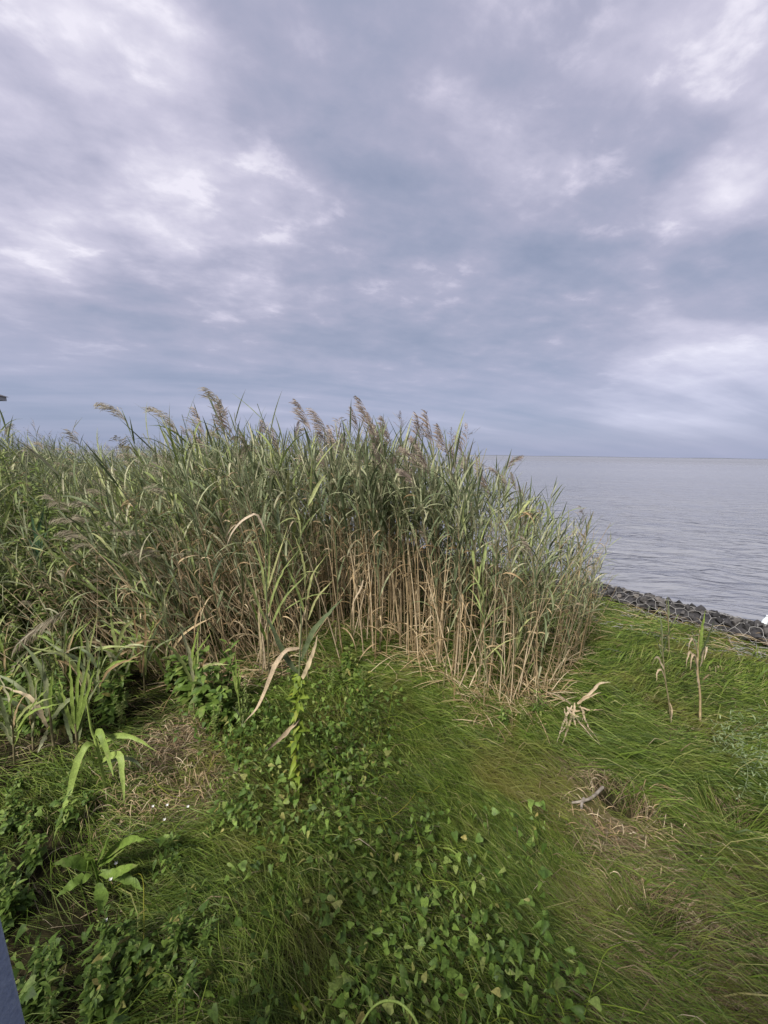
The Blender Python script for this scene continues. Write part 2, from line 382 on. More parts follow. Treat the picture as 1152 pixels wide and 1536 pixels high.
M_BIRD = plain('dark_feather', (0.05, 0.05, 0.055), (0.09, 0.09, 0.095), 10, 0.8)

# ------------------------------------------------------------------ the ground and the water
def build_ground():
    u = np.linspace(-1, 1, 331)
    ax = np.sinh(u*6.0)/np.sinh(6.0)*260.0; ay = np.sinh(u*6.0)/np.sinh(6.0)*260.0 + 2.4
    X, Y = np.meshgrid(ax, ay); Z = gz(X, Y); n = len(u)
    V = np.stack([X, Y, Z], -1).reshape(-1, 3)
    i, j = np.meshgrid(np.arange(n - 1), np.arange(n - 1)); a = (j*n + i).ravel()
    Q = np.stack([a, a + 1, a + n + 1, a + n], -1)
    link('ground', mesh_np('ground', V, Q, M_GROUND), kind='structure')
    # near the shore the waves are real relief, far out the sheet runs on to the horizon
    n = 440; L = 40000.0
    u = np.linspace(-1, 1, n); sp = np.sinh(u*11.2)/np.sinh(11.2)*L
    X, Y = np.meshgrid(sp + 7.0, sp + 8.0)
    d = np.hypot(X - 5, Y - 6); fade = sstep(120, 10, d)
    def wave(a, lx, ly, seed):
        c, s_ = math.cos(a), math.sin(a); p = (X*c + Y*s_)/lx; q = (-X*s_ + Y*c)/ly
        v = vnoise(p + 0.6*vnoise(p*1.7, q*1.7, seed + 5), q, seed); return 1 - 2*np.abs(v - 0.5)
    Z = WATER_Z + fade*(0.085*(wave(R(-24), 2.2, 0.62, 3) - .5) + 0.07*(wave(R(-14), 1.1, 0.33, 4) - .5) + 0.05*(wave(R(-28), 6.0, 2.0, 6) - .5))
    V = np.stack([X, Y, Z], -1).reshape(-1, 3)
    i, j = np.meshgrid(np.arange(n - 1), np.arange(n - 1)); a = (j*n + i).ravel()
    link('water', mesh_np('water', V, np.stack([a, a + 1, a + n + 1, a + n], -1), M_WATER), kind='structure')
build_ground()
def far_shore():
    # low land across the bay, a thin dark line on the horizon
    x = np.linspace(-14000, 16000, 160); h = 16 + 16*fbm(x/900.0, 0*x, 14, 3)
    V = np.concatenate([np.stack([x, 0*x + 9000 + .1*x, 0*x - 2], -1), np.stack([x, 0*x + 9060 + .1*x, h], -1), np.stack([x, 0*x + 9900 + .1*x, 0*x - 2], -1)])
    a = np.arange(159); Q = np.concatenate([np.stack([a, a + 1, a + 161, a + 160], -1), np.stack([a + 160, a + 161, a + 321, a + 320], -1)])
    link('distant_shore', mesh_np('distant_shore', V, Q, plain('distant_land', (0.13, 0.14, 0.165), (0.16, 0.17, 0.195), .002, .95, 0.0)), kind='structure')
far_shore()

# ------------------------------------------------------------------ gabions along the shore
def shore_pt(t, s, z): # t along the bank, s seaward
    o = SN*SD
    return (o[0] + ST[0]*t + SN[0]*s, o[1] + ST[1]*t + SN[1]*s, z)
T0, T1 = -2.7, 1.0
def rock_meshes(n):
    import bmesh
    out = []
    for k in range(n):
        bm = bmesh.new(); r = random.Random(k)
        for i in range(15):
            v = Vector((r.gauss(0, 1), r.gauss(0, 1), r.gauss(0, 1))).normalized()
            v = Vector((v.x*r.uniform(0.8, 1.15), v.y*r.uniform(0.75, 1.0), v.z*r.uniform(0.55, 0.85)))
            bm.verts.new(v*0.5)
        res = bmesh.ops.convex_hull(bm, input=bm.verts)
        bmesh.ops.delete(bm, geom=[e for e in res['geom_interior'] if isinstance(e, bmesh.types.BMVert)], context='VERTS')
        me = bpy.data.meshes.new('stone'); bm.to_mesh(me); bm.free(); me.materials.append(M_ROCK); out.append(me)
    return out
ROCKS = rock_meshes(9)
# cross-section of the basket: inner foot, inner face, crown, outer face
PROF = catmull([(-0.15, -0.03), (-0.14, 0.03), (-0.08, 0.07), (0.05, 0.09), (0.18, 0.05), (0.36, -0.02), (0.50, -0.25), (0.6, -0.5)], 60)
PL = np.concatenate([[0], np.cumsum(np.linalg.norm(np.diff(PROF, axis=0), axis=1))])
def basket(t, a, push=0.0):
    s = np.interp(a, PL, PROF[:, 0]); z = np.interp(a, PL, PROF[:, 1])
    h = 1.0 + 0.8*(vnoise(t*1.6 + 40, 0*t, 5) - 0.45) + 0.4*(vnoise(t*4 + a*5, a*6, 6) - 0.5)
    ds = 0.16*(vnoise(t*1.7 + 11, 0*t, 9) - 0.5)
    return s*(1 + push) + ds, z*h*(1 + push)
def hexwire(fn, t0, t1, a0, a1, size, rad, jit, keep=1.0):
    dx = size; dy = size*0.866; verts = []; quads = []; off = 0
    nt = int((t1 - t0)/dx) + 1; na = int((a1 - a0)/(size*0.75)) + 1
    pts = {}
    def key(p): return (round(p[0], 3), round(p[1], 3))
    edges = set(); coords = {}
    rr = size/1.732
    for j in range(na):
        for i in range(nt):
            c = (t0 + i*dx + (j % 2)*dx/2, a0 + j*rr*1.5)
            if c[1] > a1: continue
            k = [key((c[0] + rr*math.cos(R(60*q + 30)), c[1] + rr*math.sin(R(60*q + 30)))) for q in range(6)]
            for q in range(6):
                for kk in k: coords[kk] = kk
                e = tuple(sorted((k[q], k[(q + 1) % 6]))); edges.add(e)
    P = {}
    for kk in coords:
        r = random.Random(hash(kk)); t = kk[0] + r.uniform(-jit, jit); a = kk[1] + r.uniform(-jit, jit)
        P[kk] = np.array(fn(t, a))
    for e in sorted(edges):
        if random.random() > keep: continue
        mid = (P[e[0]] + P[e[1]])/2 + np.array([0, 0, random.uniform(-0.3, 0.5)*jit])
        v, q = tube([P[e[0]], mid, P[e[1]]], rad, 4)
        verts.append(v); quads.append(q + off); off += len(v)
    return np.concatenate(verts), np.concatenate(quads)
def build_gabion():
    root = link('gabion_basket', None, label='dark stones held in a hexagonal wire basket along the water edge', category='gabion')
    root.location = shore_pt(0, 0, 0)
    off = Vector(root.location)
    v, q = hexwire(lambda t, a: shore_pt(t, *[float(x) for x in basket(np.array(t), np.array(a), 0.12)]), T0, T1, 0.02, 0.90, 0.104, 0.0027, 0.022)
    link('wire_mesh', mesh_np('wire_mesh', v - np.array(off), q, M_WIRE), root)
    n = 0; t = T0
    while t < T1:
        for a in np.arange(0.03, 0.60, 0.085):
            tt = t + random.uniform(-0.05, 0.05); aa = a + random.uniform(-0.03, 0.03)
            s, z = basket(np.array(tt), np.array(aa), -0.10); sz = random.choice((random.uniform(0.05, 0.09), random.uniform(0.08, 0.15)))
            M = Matrix.Translation(Vector(shore_pt(tt, float(s), float(z))) - off) @ Euler((random.uniform(0, 6), random.uniform(0, 6), random.uniform(0, 6))).to_matrix().to_4x4() @ Matrix.Scale(sz, 4)
            link('stone', random.choice(ROCKS), root, M); n += 1
        t += 0.112
    # fill of broken stone under the visible layer
    vs, qs = [], []
    tg = np.linspace(T0, T1, 90); ag = np.linspace(0, PL[-1], 24)
    TT, AA = np.meshgrid(tg, ag); s, z = basket(TT, AA, -0.30)
    o = SN*SD
    V = np.stack([o[0] + ST[0]*TT + SN[0]*s, o[1] + ST[1]*TT + SN[1]*s, z], -1).reshape(-1, 3) - np.array(off)
    i, j = np.meshgrid(np.arange(89), np.arange(23)); k = (j*90 + i).ravel()
    link('core', mesh_np('core', V, np.stack([k, k + 1, k + 91, k + 90], -1), M_ROCK), root)
    # flat wire mattress on the landward side
    root2 = link('gabion_mattress', None, label='flat pale wire mattress strewn with straw at the landward foot of the stones', category='gabion')
    root2.location = shore_pt(0, -0.6, 0); off2 = Vector(root2.location)
    def flat(t, a):
        s = -0.95 + a + 0.15*float(vnoise(t*1.5, 0.0, 31) - 0.5); x, y, _ = shore_pt(t, s, 0)
        return (x, y, float(gz(x, y)) + 0.012 + 0.05*float(vnoise(t*5, a*5, 12)))
    v, q = hexwire(flat, T0, T1, 0.0, 0.78, 0.115, 0.0028, 0.03)
    link('wire_mesh', mesh_np('wire_mesh', v - np.array(off2), q, M_WIRE), root2)
    for k in range(110):
        t = random.uniform(T0, T1); s = random.uniform(-0.75, -0.22); x, y, _ = shore_pt(t, s, 0); sz = random.uniform(0.06, 0.13)
        M = Matrix.Translation(Vector((x, y, float(gz(x, y)) + 0.0)) - off2) @ Euler((random.uniform(0, 6), 0.3, random.uniform(0, 6))).to_matrix().to_4x4() @ Matrix.Scale(sz, 4)
        link('stone', random.choice(ROCKS), root2, M)
build_gabion()

# ------------------------------------------------------------------ reeds: shared pieces
def leaf_curve(L, w, a0, a1, power=1.4, K=6, side=0.0, seed=0, kink=None):
    r = np.random.default_rng(seed); s = np.linspace(0, 1, K)
    ang = a0 + (a1 - a0)*s**power
    if kink: ang = np.where(s < kink, a0 - 0.15*s, a1 + 0.2*(1 - s))
    dx = np.cos(ang); dz = np.sin(ang); ds = L/(K - 1)
    C = np.stack([np.concatenate([[0], np.cumsum(dx[:-1])*ds]), side*L*s**2, np.concatenate([[0], np.cumsum(dz[:-1])*ds])], -1)
    prof = np.interp(s, [0, 0.12, 0.35, 0.7, 1], [0.45, 0.8, 1.0, 0.62, 0.04])
    return C, w*prof
def reed_leaf(L, w, a0, a1, power, side, mat, K=6, twist=0.0, kink=None, fold=0.3):
    C, Wd = leaf_curve(L, w, a0, a1, power, K, side, kink=kink)
    h = np.stack([-np.sin(np.full(K, a0*0.5 + a1*0.5)), np.zeros(K), np.cos(np.full(K, a0*0.5 + a1*0.5))], -1)
    V, Q = folded(C, Wd, h, fold, np.linspace(0, twist, K))
    return mesh_np('leaf', V, Q, mat), V, Q
LEAVES = {'up': [], 'arc': [], 'droop': [], 'dry': [], 'up_pale': [], 'arc_pale': [], 'droop_pale': []}
for k in range(5):
    LEAVES['up'].append(reed_leaf(random.uniform(0.30, 0.42), random.uniform(0.018, 0.026), R(random.uniform(60, 74)), R(random.uniform(38, 62)), 1.5, random.uniform(-.08, .08), M_GREEN, twist=random.uniform(-.8, .8)) + (0,))
    LEAVES['arc'].append(reed_leaf(random.uniform(0.32, 0.48), random.uniform(0.020, 0.030), R(random.uniform(50, 66)), R(random.uniform(-20, 20)), 1.6, random.uniform(-.1, .1), M_GREEN, twist=random.uniform(-.9, .9)) + (0,))
    LEAVES['droop'].append(reed_leaf(random.uniform(0.32, 0.48), random.uniform(0.022, 0.031), R(random.uniform(40, 62)), R(random.uniform(-80, -45)), 1.3, random.uniform(-.1, .1), M_GREEN, K=7, twist=random.uniform(-.7, .7), kink=(0.45 if k % 2 else None)) + (0,))
    LEAVES['dry'].append(reed_leaf(random.uniform(0.18, 0.36), random.uniform(0.010, 0.019), R(random.uniform(0, 55)), R(random.uniform(-95, -55)), 0.8, random.uniform(-.2, .2), M_DRY, K=7, twist=random.uniform(-2.5, 2.5), fold=0.7) + (1,))
for nm in ('up', 'arc', 'droop'):
    for (me, V, Q, mi) in LEAVES[nm]: LEAVES[nm + '_pale'].append((mesh_np('leaf', V, Q, M_PALE), V, Q, 6))
def plume_geo(L, th0, th1, n, seed, spread=1.0, sub=3):
    """one-sided nodding plume: branchlets swept towards +X"""
    r = np.random.default_rng(seed)
    s = np.linspace(0, 1, 9); th = th0 + (th1 - th0)*s**1.2
    rx = np.concatenate([[0], np.cumsum(np.sin(th[:-1]))*L/8]); rz = np.concatenate([[0], np.cumsum(np.cos(th[:-1]))*L/8])
    V0, Q0 = tube(np.stack([rx, 0*rx, rz], -1), np.linspace(0.0022, 0.0007, 9), 4)
    C = []; Wd = []
    for i in range(n):
        u = (i + r.uniform(0, .8))/n; bx = np.interp(u, s, rx); bz = np.interp(u, s, rz); t = np.interp(u, s, th)
        bl = L*(0.44*(1 - u)**0.7 + 0.10)*r.uniform(0.75, 1.15); yaw = r.normal(0, 0.55)*spread
        for q in range(sub):
            a = t + r.uniform(0.25, 0.75)*spread; l = bl*r.uniform(0.5, 1.0); st = bl*0.25*q
            kk = np.linspace(0, 1, 4); aa = a + 0.9*kk*r.uniform(0.4, 1.2)
            ex = np.concatenate([[0], np.cumsum(np.sin(aa[:-1]))*l/3]); ez = np.concatenate([[0], np.cumsum(np.cos(aa[:-1]))*l/3])
            ox = bx + st*math.sin(a); oz = bz + st*math.cos(a); yw = yaw + r.normal(0, .25)
            C.append(np.stack([ox + ex*math.cos(yw), ex*math.sin(yw) + st*math.sin(yw), oz + ez], -1)); Wd.append(np.array([0.0015, 0.0055, 0.0065, 0.0012])*r.uniform(0.7, 1.2))
    C = np.array(C); Wd = np.array(Wd)
    V1, Q1 = strips(C, Wd, np.array([0.2, 1.0, 0.3]), twist=np.broadcast_to(r.uniform(-.6, .6, (len(C), 1)), Wd.shape))
    return np.concatenate([V0, V1]), np.concatenate([Q0, Q1 + len(V0)])
PLUMES = []
for k in range(5):
    V, Q = plume_geo(random.uniform(0.24, 0.32), R(random.uniform(0, 15)), R(random.uniform(25, 75)), 20, 50 + k)
    PLUMES.append((mesh_np('plume', V, Q, M_PLUME), V, Q, 3))
TANPL = []
for k in range(3):
    V, Q = plume_geo(random.uniform(0.24, 0.32), R(20), R(random.uniform(70, 105)), 20, 80 + k)
    TANPL.append((mesh_np('plume', V, Q, M_PLUMET), V, Q, 4))
FARPL = [plume_geo(0.28, R(5), R(50), 8, 90 + k, sub=1) for k in range(3)]

class Proto: pass
def make_proto(seed, H, bend, kind, plume, stemmat, far=False):
    r = random.Random(seed); p = Proto(); p.items = []; p.H = H
    ks = 8 if not far else 4
    hs = np.linspace(0, H, ks); wob = r.uniform(-.02, .02)
    pts = np.stack([bend*(hs/H)**2.2, wob*np.sin(hs*2.5), hs], -1)
    V, Q = tube(pts, np.linspace(0.0070 if stemmat == M_STEM else 0.0058, 0.0024, ks), 5 if not far else 3)
    mi = {M_STEM: 2, M_STEMG: 5}[stemmat]
    p.items.append(('stem', mesh_np('stem', V, Q, stemmat), V, Q, mi, Matrix.Identity(4)))
    def at(h): return Vector((bend*(h/H)**2.2, wob*math.sin(h*2.5), h))
    az = r.uniform(0, 6.28)
    def add(kind_, f, azi, sc):
        g = r.choice(LEAVES[kind_])
        M = Matrix.Translation(at(f*H)) @ Matrix.Rotation(azi, 4, 'Z') @ Matrix.Rotation(math.atan(bend*2.2*f**1.2/H)*math.cos(azi), 4, 'Y') @ Matrix.Scale(sc, 4)
        p.items.append(('leaf', g[0], g[1], g[2], g[3], M))
    spec = {'tan': (3, 0.15, 0.6, 9, 0.62), 'green': (3, 0.08, 0.35, 11, 0.30), 'dead': (5, 0.25, 0.95, 1, 0.9), 'young': (1, 0.1, 0.2, 8, 0.22), 'pale': (3, 0.1, 0.5, 11, 0.25)}[kind]
    for i in range(spec[0]):
        add('dry', r.uniform(spec[1], spec[2]), r.uniform(0, 6.28), r.uniform(0.6, 1.1))
    n = spec[3]
    for i in range(n):
        f = spec[4] + (0.985 - spec[4])*(i + r.uniform(0, .6))/n
        az += math.pi + r.gauss(0, 0.5)
        k = 'up' if f > 0.86 else r.choices(['up', 'arc', 'droop'], [2, 5, 2])[0]
        if kind in ('pale', 'young'): k += '_pale'
        add(k, f, az, r.uniform(0.75, 1.1)*(1.0 if f < 0.9 else 0.8))
    if kind == 'dead': pass
    if plume:
        g = r.choice(PLUMES if plume == 1 else TANPL)
        if far: f = r.choice(FARPL); g = (None, f[0], f[1], 3)
        M = Matrix.Translation(at(H*0.995)) @ Matrix.Rotation(math.atan(bend*2.2/H)*0.7, 4, 'Y')
        p.items.append(('plume', g[0], g[1], g[2], g[3], M))
    return p
PR = {'tan': [make_proto(k, 2.0, random.uniform(0.03, 0.22), 'tan', 0, M_STEM) for k in range(6)],
      'tanp': [make_proto(20 + k, 2.0, random.uniform(0.05, 0.25), 'tan', 1, M_STEM) for k in range(4)],
      'green': [make_proto(40 + k, 2.0, random.uniform(0.05, 0.35), 'green', 0, M_STEMG) for k in range(6)],
      'greenp': [make_proto(60 + k, 2.0, random.uniform(0.10, 0.40), 'green', 2, M_STEMG) for k in range(3)],
      'dead': [make_proto(80 + k, 2.0, random.uniform(0.05, 0.30), 'dead', 0, M_STEM) for k in range(4)],
      'young': [make_proto(100 + k, 1.3, random.uniform(0.02, 0.15), 'young', 0, M_STEMG) for k in range(4)],
      'pale': [make_proto(140 + k, 2.0, random.uniform(0.08, 0.35), 'pale', 0, M_STEMG) for k in range(5)],
      'far': [make_proto(120 + k, 2.0, random.uniform(0.10, 0.3), 'green', (1 if k == 0 else 0), M_STEMG, True) for k in range(5)]}
REED_MATS = [M_GREEN, M_DRY, M_STEM, M_PLUME, M_PLUMET, M_STEMG, M_PALE]

def frame_matrix(base, up, nod, scale):
    z = Vector(up).normalized(); x = Vector(nod); x = (x - z*x.dot(z)).normalized(); y = z.cross(x)
    M = Matrix((x, y, z)).transposed().to_4x4()
    return Matrix.Translation(base) @ M @ Matrix.Scale(scale, 4)
N_REEDS = 0
def reed_object(proto, M, label, group, name='reed', mats=None):
    """an Empty with copies of the prototype's stem, leaves and plume"""
    global N_REEDS
    root = bpy.data.objects.new(name, None); root.empty_display_size = 0.05; COL.objects.link(root); root.matrix_world = M
    root['label'] = label; root['category'] = 'reed'
    if group: root['group'] = group
    for (nm, me, V, Q, mi, L) in proto.items:
        o = bpy.data.objects.new(nm, me); COL.objects.link(o); o.parent = root; o.matrix_local = L
    N_REEDS += 1
    return root

# ------------------------------------------------------------------ where the reeds stand
FRONT = np.array([(-400, 1090), (0, 1090), (100, 1085), (140, 1040), (200, 1000), (300, 1035), (400, 1005), (480, 962), (520, 962), (560, 985), (640, 1000), (690, 1045), (720, 1080), (790, 1072), (830, 1050), (860, 1000), (880, 950), (900, 905), (912, 888)])
HT = np.array([(-500, 2.0), (0, 1.86), (90, 1.58), (200, 1.48), (270, 1.60), (340, 1.86), (440, 1.90), (490, 1.84), (550, 1.84), (620, 1.76), (680, 1.64), (740, 1.46), (800, 1.24), (850, 1.05), (900, 0.85)])
def sample_reeds():
    n = 60000
    ang = rng.uniform(R(-62), R(36), n); r = 1.7*np.exp(rng.uniform(0, math.log(34/1.7), n))
    x = np.sin(ang)*r; y = np.cos(ang)*r
    z = gz(x, y); px, py, dep = project(x, y, z)
    s = sdist(x, y)
    ok = (s < -0.95) & (py < np.interp(px, FRONT[:, 0], FRONT[:, 1]) + 12*rng.normal(size=n)) & (px < 915) & (px > -420)
    # candidates lie with density proportional to 1/r^2; thin to the wanted density
    dens_c = n/((R(98))*math.log(34/1.7))/r**2
    want = 72*np.clip(4.2/r, 0, 1)**1.6*(0.75 + 0.6*vnoise(x*1.8, y*1.8, 44))*np.where(px < 240, np.where(r < 3.2, 0.85, np.where(r < 5, 0.45, 0.7)), 1.0)*np.where((px > 430) & (px < 580), 1.35, 1.0)
    fr = np.interp(px, FRONT[:, 0], FRONT[:, 1]) - py
    want = want*np.where((px > 490) & (px < 890) & (fr < 45), 1.9, 1.0)
    ok &= rng.random(n) < want/dens_c
    return x[ok], y[ok], z[ok], px[ok], py[ok], r[ok]
rx, ry, rz_, rpx, rpy, rr = sample_reeds()
order = np.argsort(rr); rx, ry, rz_, rpx, rpy, rr = [a[order] for a in (rx, ry, rz_, rpx, rpy, rr)]
print('reeds', len(rx))

ZONES = {'l': ('on the bed\'s left flank', 'reeds on the left flank of the bed'),
         'm': ('in the bed\'s middle', 'reeds in the middle of the bed'),
         'r': ('on the bed\'s right flank', 'reeds on the right flank of the bed')}
LOOK = {'tan': 'reed with bare tan lower stem', 'tanp': 'tan stemmed reed with purple brown plume', 'green': 'green reed leafy almost to its foot',
        'greenp': 'green reed with a pale nodding plume', 'dead': 'dead straw reed with few curled leaves', 'young': 'short young green reed', 'pale': 'pale yellow green leafy reed'}
def reed_label(kind, zone, lean, row):
    tilt = 'left leaning' if lean.x < -0.22 else 'right leaning' if lean.x > 0.14 else 'upright'
    return '%s %s, %s %s' % (tilt, LOOK[kind], row, ZONES[zone][0])
def reed_bed():
    bake = []  # (proto, matrix)
    n_ind = 0
    for i in range(len(rx)):
        x, y, z, px, r = rx[i], ry[i], rz_[i], rpx[i], rr[i]
        H = float(np.interp(px, HT[:, 0], HT[:, 1]))
        front = float(np.interp(px, FRONT[:, 0], FRONT[:, 1])) - rpy[i]
        if px < 320:     # the left flank is low in front and climbs towards the back
            f = float(sstep(1.8, 5.6, r)); w = float(sstep(320, 220, px)); H *= 1 - w*(1 - (0.42 + 0.58*f))
        elif px > 700: H *= 0.80 + 0.20*min(1, max(0, front)/60)
        H *= random.gauss(1.0, 0.075)
        if random.random() < 0.12: H *= random.uniform(0.55, 0.85)
        if px < 330:
            kind = random.choices(['green', 'greenp', 'dead', 'young', 'tan', 'pale'], [2.6, 1.3, 3.8, 1.2, 1, 3.2])[0]
            lean = Vector((random.gauss(-0.30, 0.30), random.gauss(-0.12, 0.20), 1))
        elif px < 500:
            kind = random.choices(['green', 'tan', 'tanp', 'dead', 'greenp', 'pale'], [2.6, 2.6, 0.6, 3.6, 0.4, 1.6])[0]
            lean = Vector((random.gauss(-0.16, 0.16), random.gauss(-0.06, 0.10), 1))
        elif px < 705:
            kind = random.choices(['tan', 'tanp', 'dead', 'green'], [6, 1.4, 1.5, 0.5] if front < 35 else [3, 1.2, 1.2, 4.5])[0]
            lean = Vector((random.gauss(0.0, 0.055), random.gauss(-0.02, 0.06), 1))
        else:
            kind = random.choices(['green', 'tan', 'dead', 'young', 'tanp', 'pale'], [2.6, 3.2, 2.6, 0.8, 0.5, 2.0])[0]
            lean = Vector((random.gauss(0.07, 0.08), random.gauss(-0.02, 0.08), 1))
        if H > 1.3: lean.y = max(lean.y, -0.10)
        if kind == 'young': H *= 0.6
        if r > 8.5: kind = 'far'
        if kind == 'dead': lean = Vector((lean.x + random.gauss(0, 0.22), lean.y + random.gauss(0, 0.18), 1))
        p = random.choice(PR[kind])
        nod = Vector((-1, random.gauss(0, 0.5), 0)) if random.random() < 0.72 else Vector((random.gauss(0, 1), random.gauss(0, 1), 0))
        M = frame_matrix((x, y, z - 0.01), lean, nod, H/p.H)
        if r <= 8.5 and n_ind < 262 and random.random() < 0.72:
            zn = 'l' if px < 480 else 'm' if px < 710 else 'r'
            reed_object(p, M, reed_label(kind, zn, lean, 'foremost' if front < 14 else 'set back'), ZONES[zn][1]); n_ind += 1
        else: bake.append((p, M))
    er = random.Random(61)
    for k in range(210):
        px = er.uniform(110, 470); py = float(np.interp(px, FRONT[:, 0], FRONT[:, 1])) - er.uniform(-6, 55)
        g = G(px, py); p = er.choice(PR['dead'] + PR['dead'] + PR['greenp'])
        H = er.uniform(.9, 1.7) if px > 260 else er.uniform(.7, 1.25)
        bake.append((p, frame_matrix(g, (er.gauss(-.45, .38), er.gauss(.10, .2), 1), (-1, er.gauss(0, .4), 0), H/p.H)))
    byp = {}
    for p, M in bake: byp.setdefault(id(p), (p, []))[1].append(np.array(M))
    Vs, Qs, Ms, off = [], [], [], 0
    for p, mats in byp.values():
        A = np.stack(mats)
        for (nm, me, V, Q, mi, L) in p.items:
            B = A @ np.array(L); v = np.einsum('nij,kj->nki', B[:, :3, :3], V) + B[:, None, :3, 3]
            n, k = v.shape[:2]
            q = Q[None] + (np.arange(n)*k)[:, None, None] + off
            Vs.append(v.reshape(-1, 3)); Qs.append(q.reshape(-1, 4)); Ms.append(np.full(n*len(Q), mi)); off += n*k
    V = np.concatenate(Vs); Q = np.concatenate(Qs)
    print('reed stuff quads', len(Q))
    link('reed_bed', mesh_np('reed_bed', V, Q, REED_MATS, np.concatenate(Ms)), kind='stuff',
         label='dense mass of grey green reeds filling the bank behind the front stems', category='reeds')
reed_bed()

# ------------------------------------------------------------------ reeds that stand out one by one
def hero(proto, base_px, top_px, dist, label, nod=(-1, 0, 0), group=None, lift=0.0):
    """a reed at a given distance whose foot is on the ground under base_px and whose tip reaches top_px"""
    if dist is None:
        b = G(*base_px); dist = b.y
    else:
        p = W(base_px[0], base_px[1], dist); b = Vector((p.x, p.y, float(gz(p.x, p.y))))
    t = W(top_px[0], top_px[1], dist); v = t - b
    L = v.length
    return reed_object(proto, frame_matrix(b, v, nod, L/proto.H), label, group)
def plume_proto(seed, bend, mats, th1, kind='tan', H=2.0, nl=None):
    p = make_proto(seed, H, bend, kind, 0, M_STEMG if kind == 'green' else M_STEM)
    V, Q = plume_geo(0.36, R(8), R(th1), 26, seed + 900)
    me = mesh_np('plume', V, Q, mats)
    p.items.append(('plume', me, V, Q, 3, Matrix.Translation((bend, 0, H*0.995)) @ Matrix.Rotation(math.atan(bend*2.2/H)*0.7, 4, 'Y')))
    return p
sky_plumes = [  # (foot column px, stem tip px, distance, nod angle, bend, kind, label)
    ((262, 1000), (224, 632), 4.3, 95, 0.22, 'green', 'tall reed whose large plume bows far out sideways against the sky'),
    ((330, 1000), (288, 652), 4.4, 45, 0.15, 'green', 'reed with a slim leaning plume beside the large bowed one'),
    ((372, 1000), (358, 625), 4.2, 62, 0.12, 'tan', 'reed with the highest small bent plume above the green blades'),
    ((340, 1000), (318, 655), 4.6, 20, 0.08, 'tan', 'reed with a narrow upright dark plume between two leaning plumes'),
    ((165, 985), (140, 670), 5.6, 50, 0.20, 'green', 'reed with two toned plume above the low far reed tops'),
    ((480, 985), (478, 648), 4.2, 40, 0.08, 'tan', 'reed with thin plume rising above the middle of the bed'),
    ((512, 985), (506, 655), 4.2, 50, 0.10, 'tan', 'reed with small curled plume next to the thin one'),
    ((566, 985), (567, 645), 4.0, 38, 0.06, 'tan', 'reed with the fullest purple brown plume against the pale cloud'),
    ((598, 985), (594, 672), 4.0, 25, 0.04, 'tan', 'reed with a short dark plume just below the fullest plume'),
    ((640, 1000), (640, 672), 3.9, 12, 0.03, 'tan', 'reed with a tall pointed plume where the sea horizon begins'),
    ((655, 1000), (655, 668), 3.9, 15, 0.03, 'tan', 'reed with a narrow plume leaning beside the pointed plume'),
    ((684, 1020), (680, 684), 3.8, 22, 0.05, 'tan', 'reed with a broad tapering plume last in line before the open water'),
    ((704, 1020), (710, 722), 3.7, 18, 0.03, 'tan', 'reed with a faint thin plume in front of the water'),
    ((738, 1040), (742, 742), 3.4, 40, 0.06, 'tan', 'reed with a drooping plume set against the water'),
]
for k, (b, t, d, th, bend, kind, lab) in enumerate(sky_plumes):
    hero(plume_proto(300 + k, bend, M_PLUMET if k in (0, 1, 2, 4) else M_PLUME, th, kind), b, t, d, lab, nod=(-1, random.uniform(-.25, .1), 0))
green_tops = [((395, 1000), (402, 650), 3.9, 'reed with the tallest spray of dark green blades above the bed'),
              ((430, 990), (432, 655), 4.0, 'reed with a high fan of green blades right of the tallest spray'),
              ((250, 1000), (236, 728), 4.2, 'reed with stiff dark blades beside the largest bowed plume'),
              ((374, 1000), (366, 655), 4.1, 'reed with two long upright blades against the sky'),
              ((590, 990), (592, 690), 3.9, 'reed with wide green blades spreading below the purple brown plume')]
for k, (b, t, d, lab) in enumerate(green_tops):
    hero(make_proto(340 + k, 2.0, 0.06, 'green', 0, M_STEMG), b, t, d, lab, nod=(random.choice((-1, 1)), -.2, 0))

def above(px, py, p, h):
    """keep a point of a leaf or stem at least h above the ground on its sight line"""
    if p.z >= float(gz(p.x, p.y)) + h: return p
    d = ray(px, py); t = np.linspace(0.3, 12, 1500); q = CAMP + t[:, None]*d
    low = q[:, 2] < gz(q[:, 0], q[:, 1]) + h
    return Vector(q[int(np.argmax(low))]) if low.any() else p
def px_leaf(name, pts, width, mat, parent, y0, dy=0.0, prof=((0, .4), (.12, .8), (.4, 1), (.75, .6), (1, .05)), fold=0.25, twist=0.0, hint=None, n=16):
    """a blade through given sight points at about y0 metres, dy nearer at the tip"""
    m = len(pts); P = [above(px, py, W(px, py, y0 - dy*i/(m - 1)), 0.09) for i, (px, py) in enumerate(pts)]
    C = catmull(P, n); s = np.linspace(0, 1, n); width *= 0.74
    C[1:-1] += np.random.default_rng(int(abs(P[0].x)*1e4)).normal(0, 0.0016, (n - 2, 3))
    rg = np.random.default_rng(int(abs(P[-1].x)*1e4) + 3)
    Wd = width*np.interp(s, [a for a, _ in prof], [b for _, b in prof])*(1 + rg.normal(0, .09, n))
    if not twist: twist = rg.normal(0, .55)
    if hint is None: hint = np.array([0.05, -0.75, 0.65])
    V, Q = folded(C, Wd, hint, fold, np.linspace(0, twist, n))
    o = np.array(parent.location)
    return link(name, mesh_np(name, V - o, Q, mat), parent)
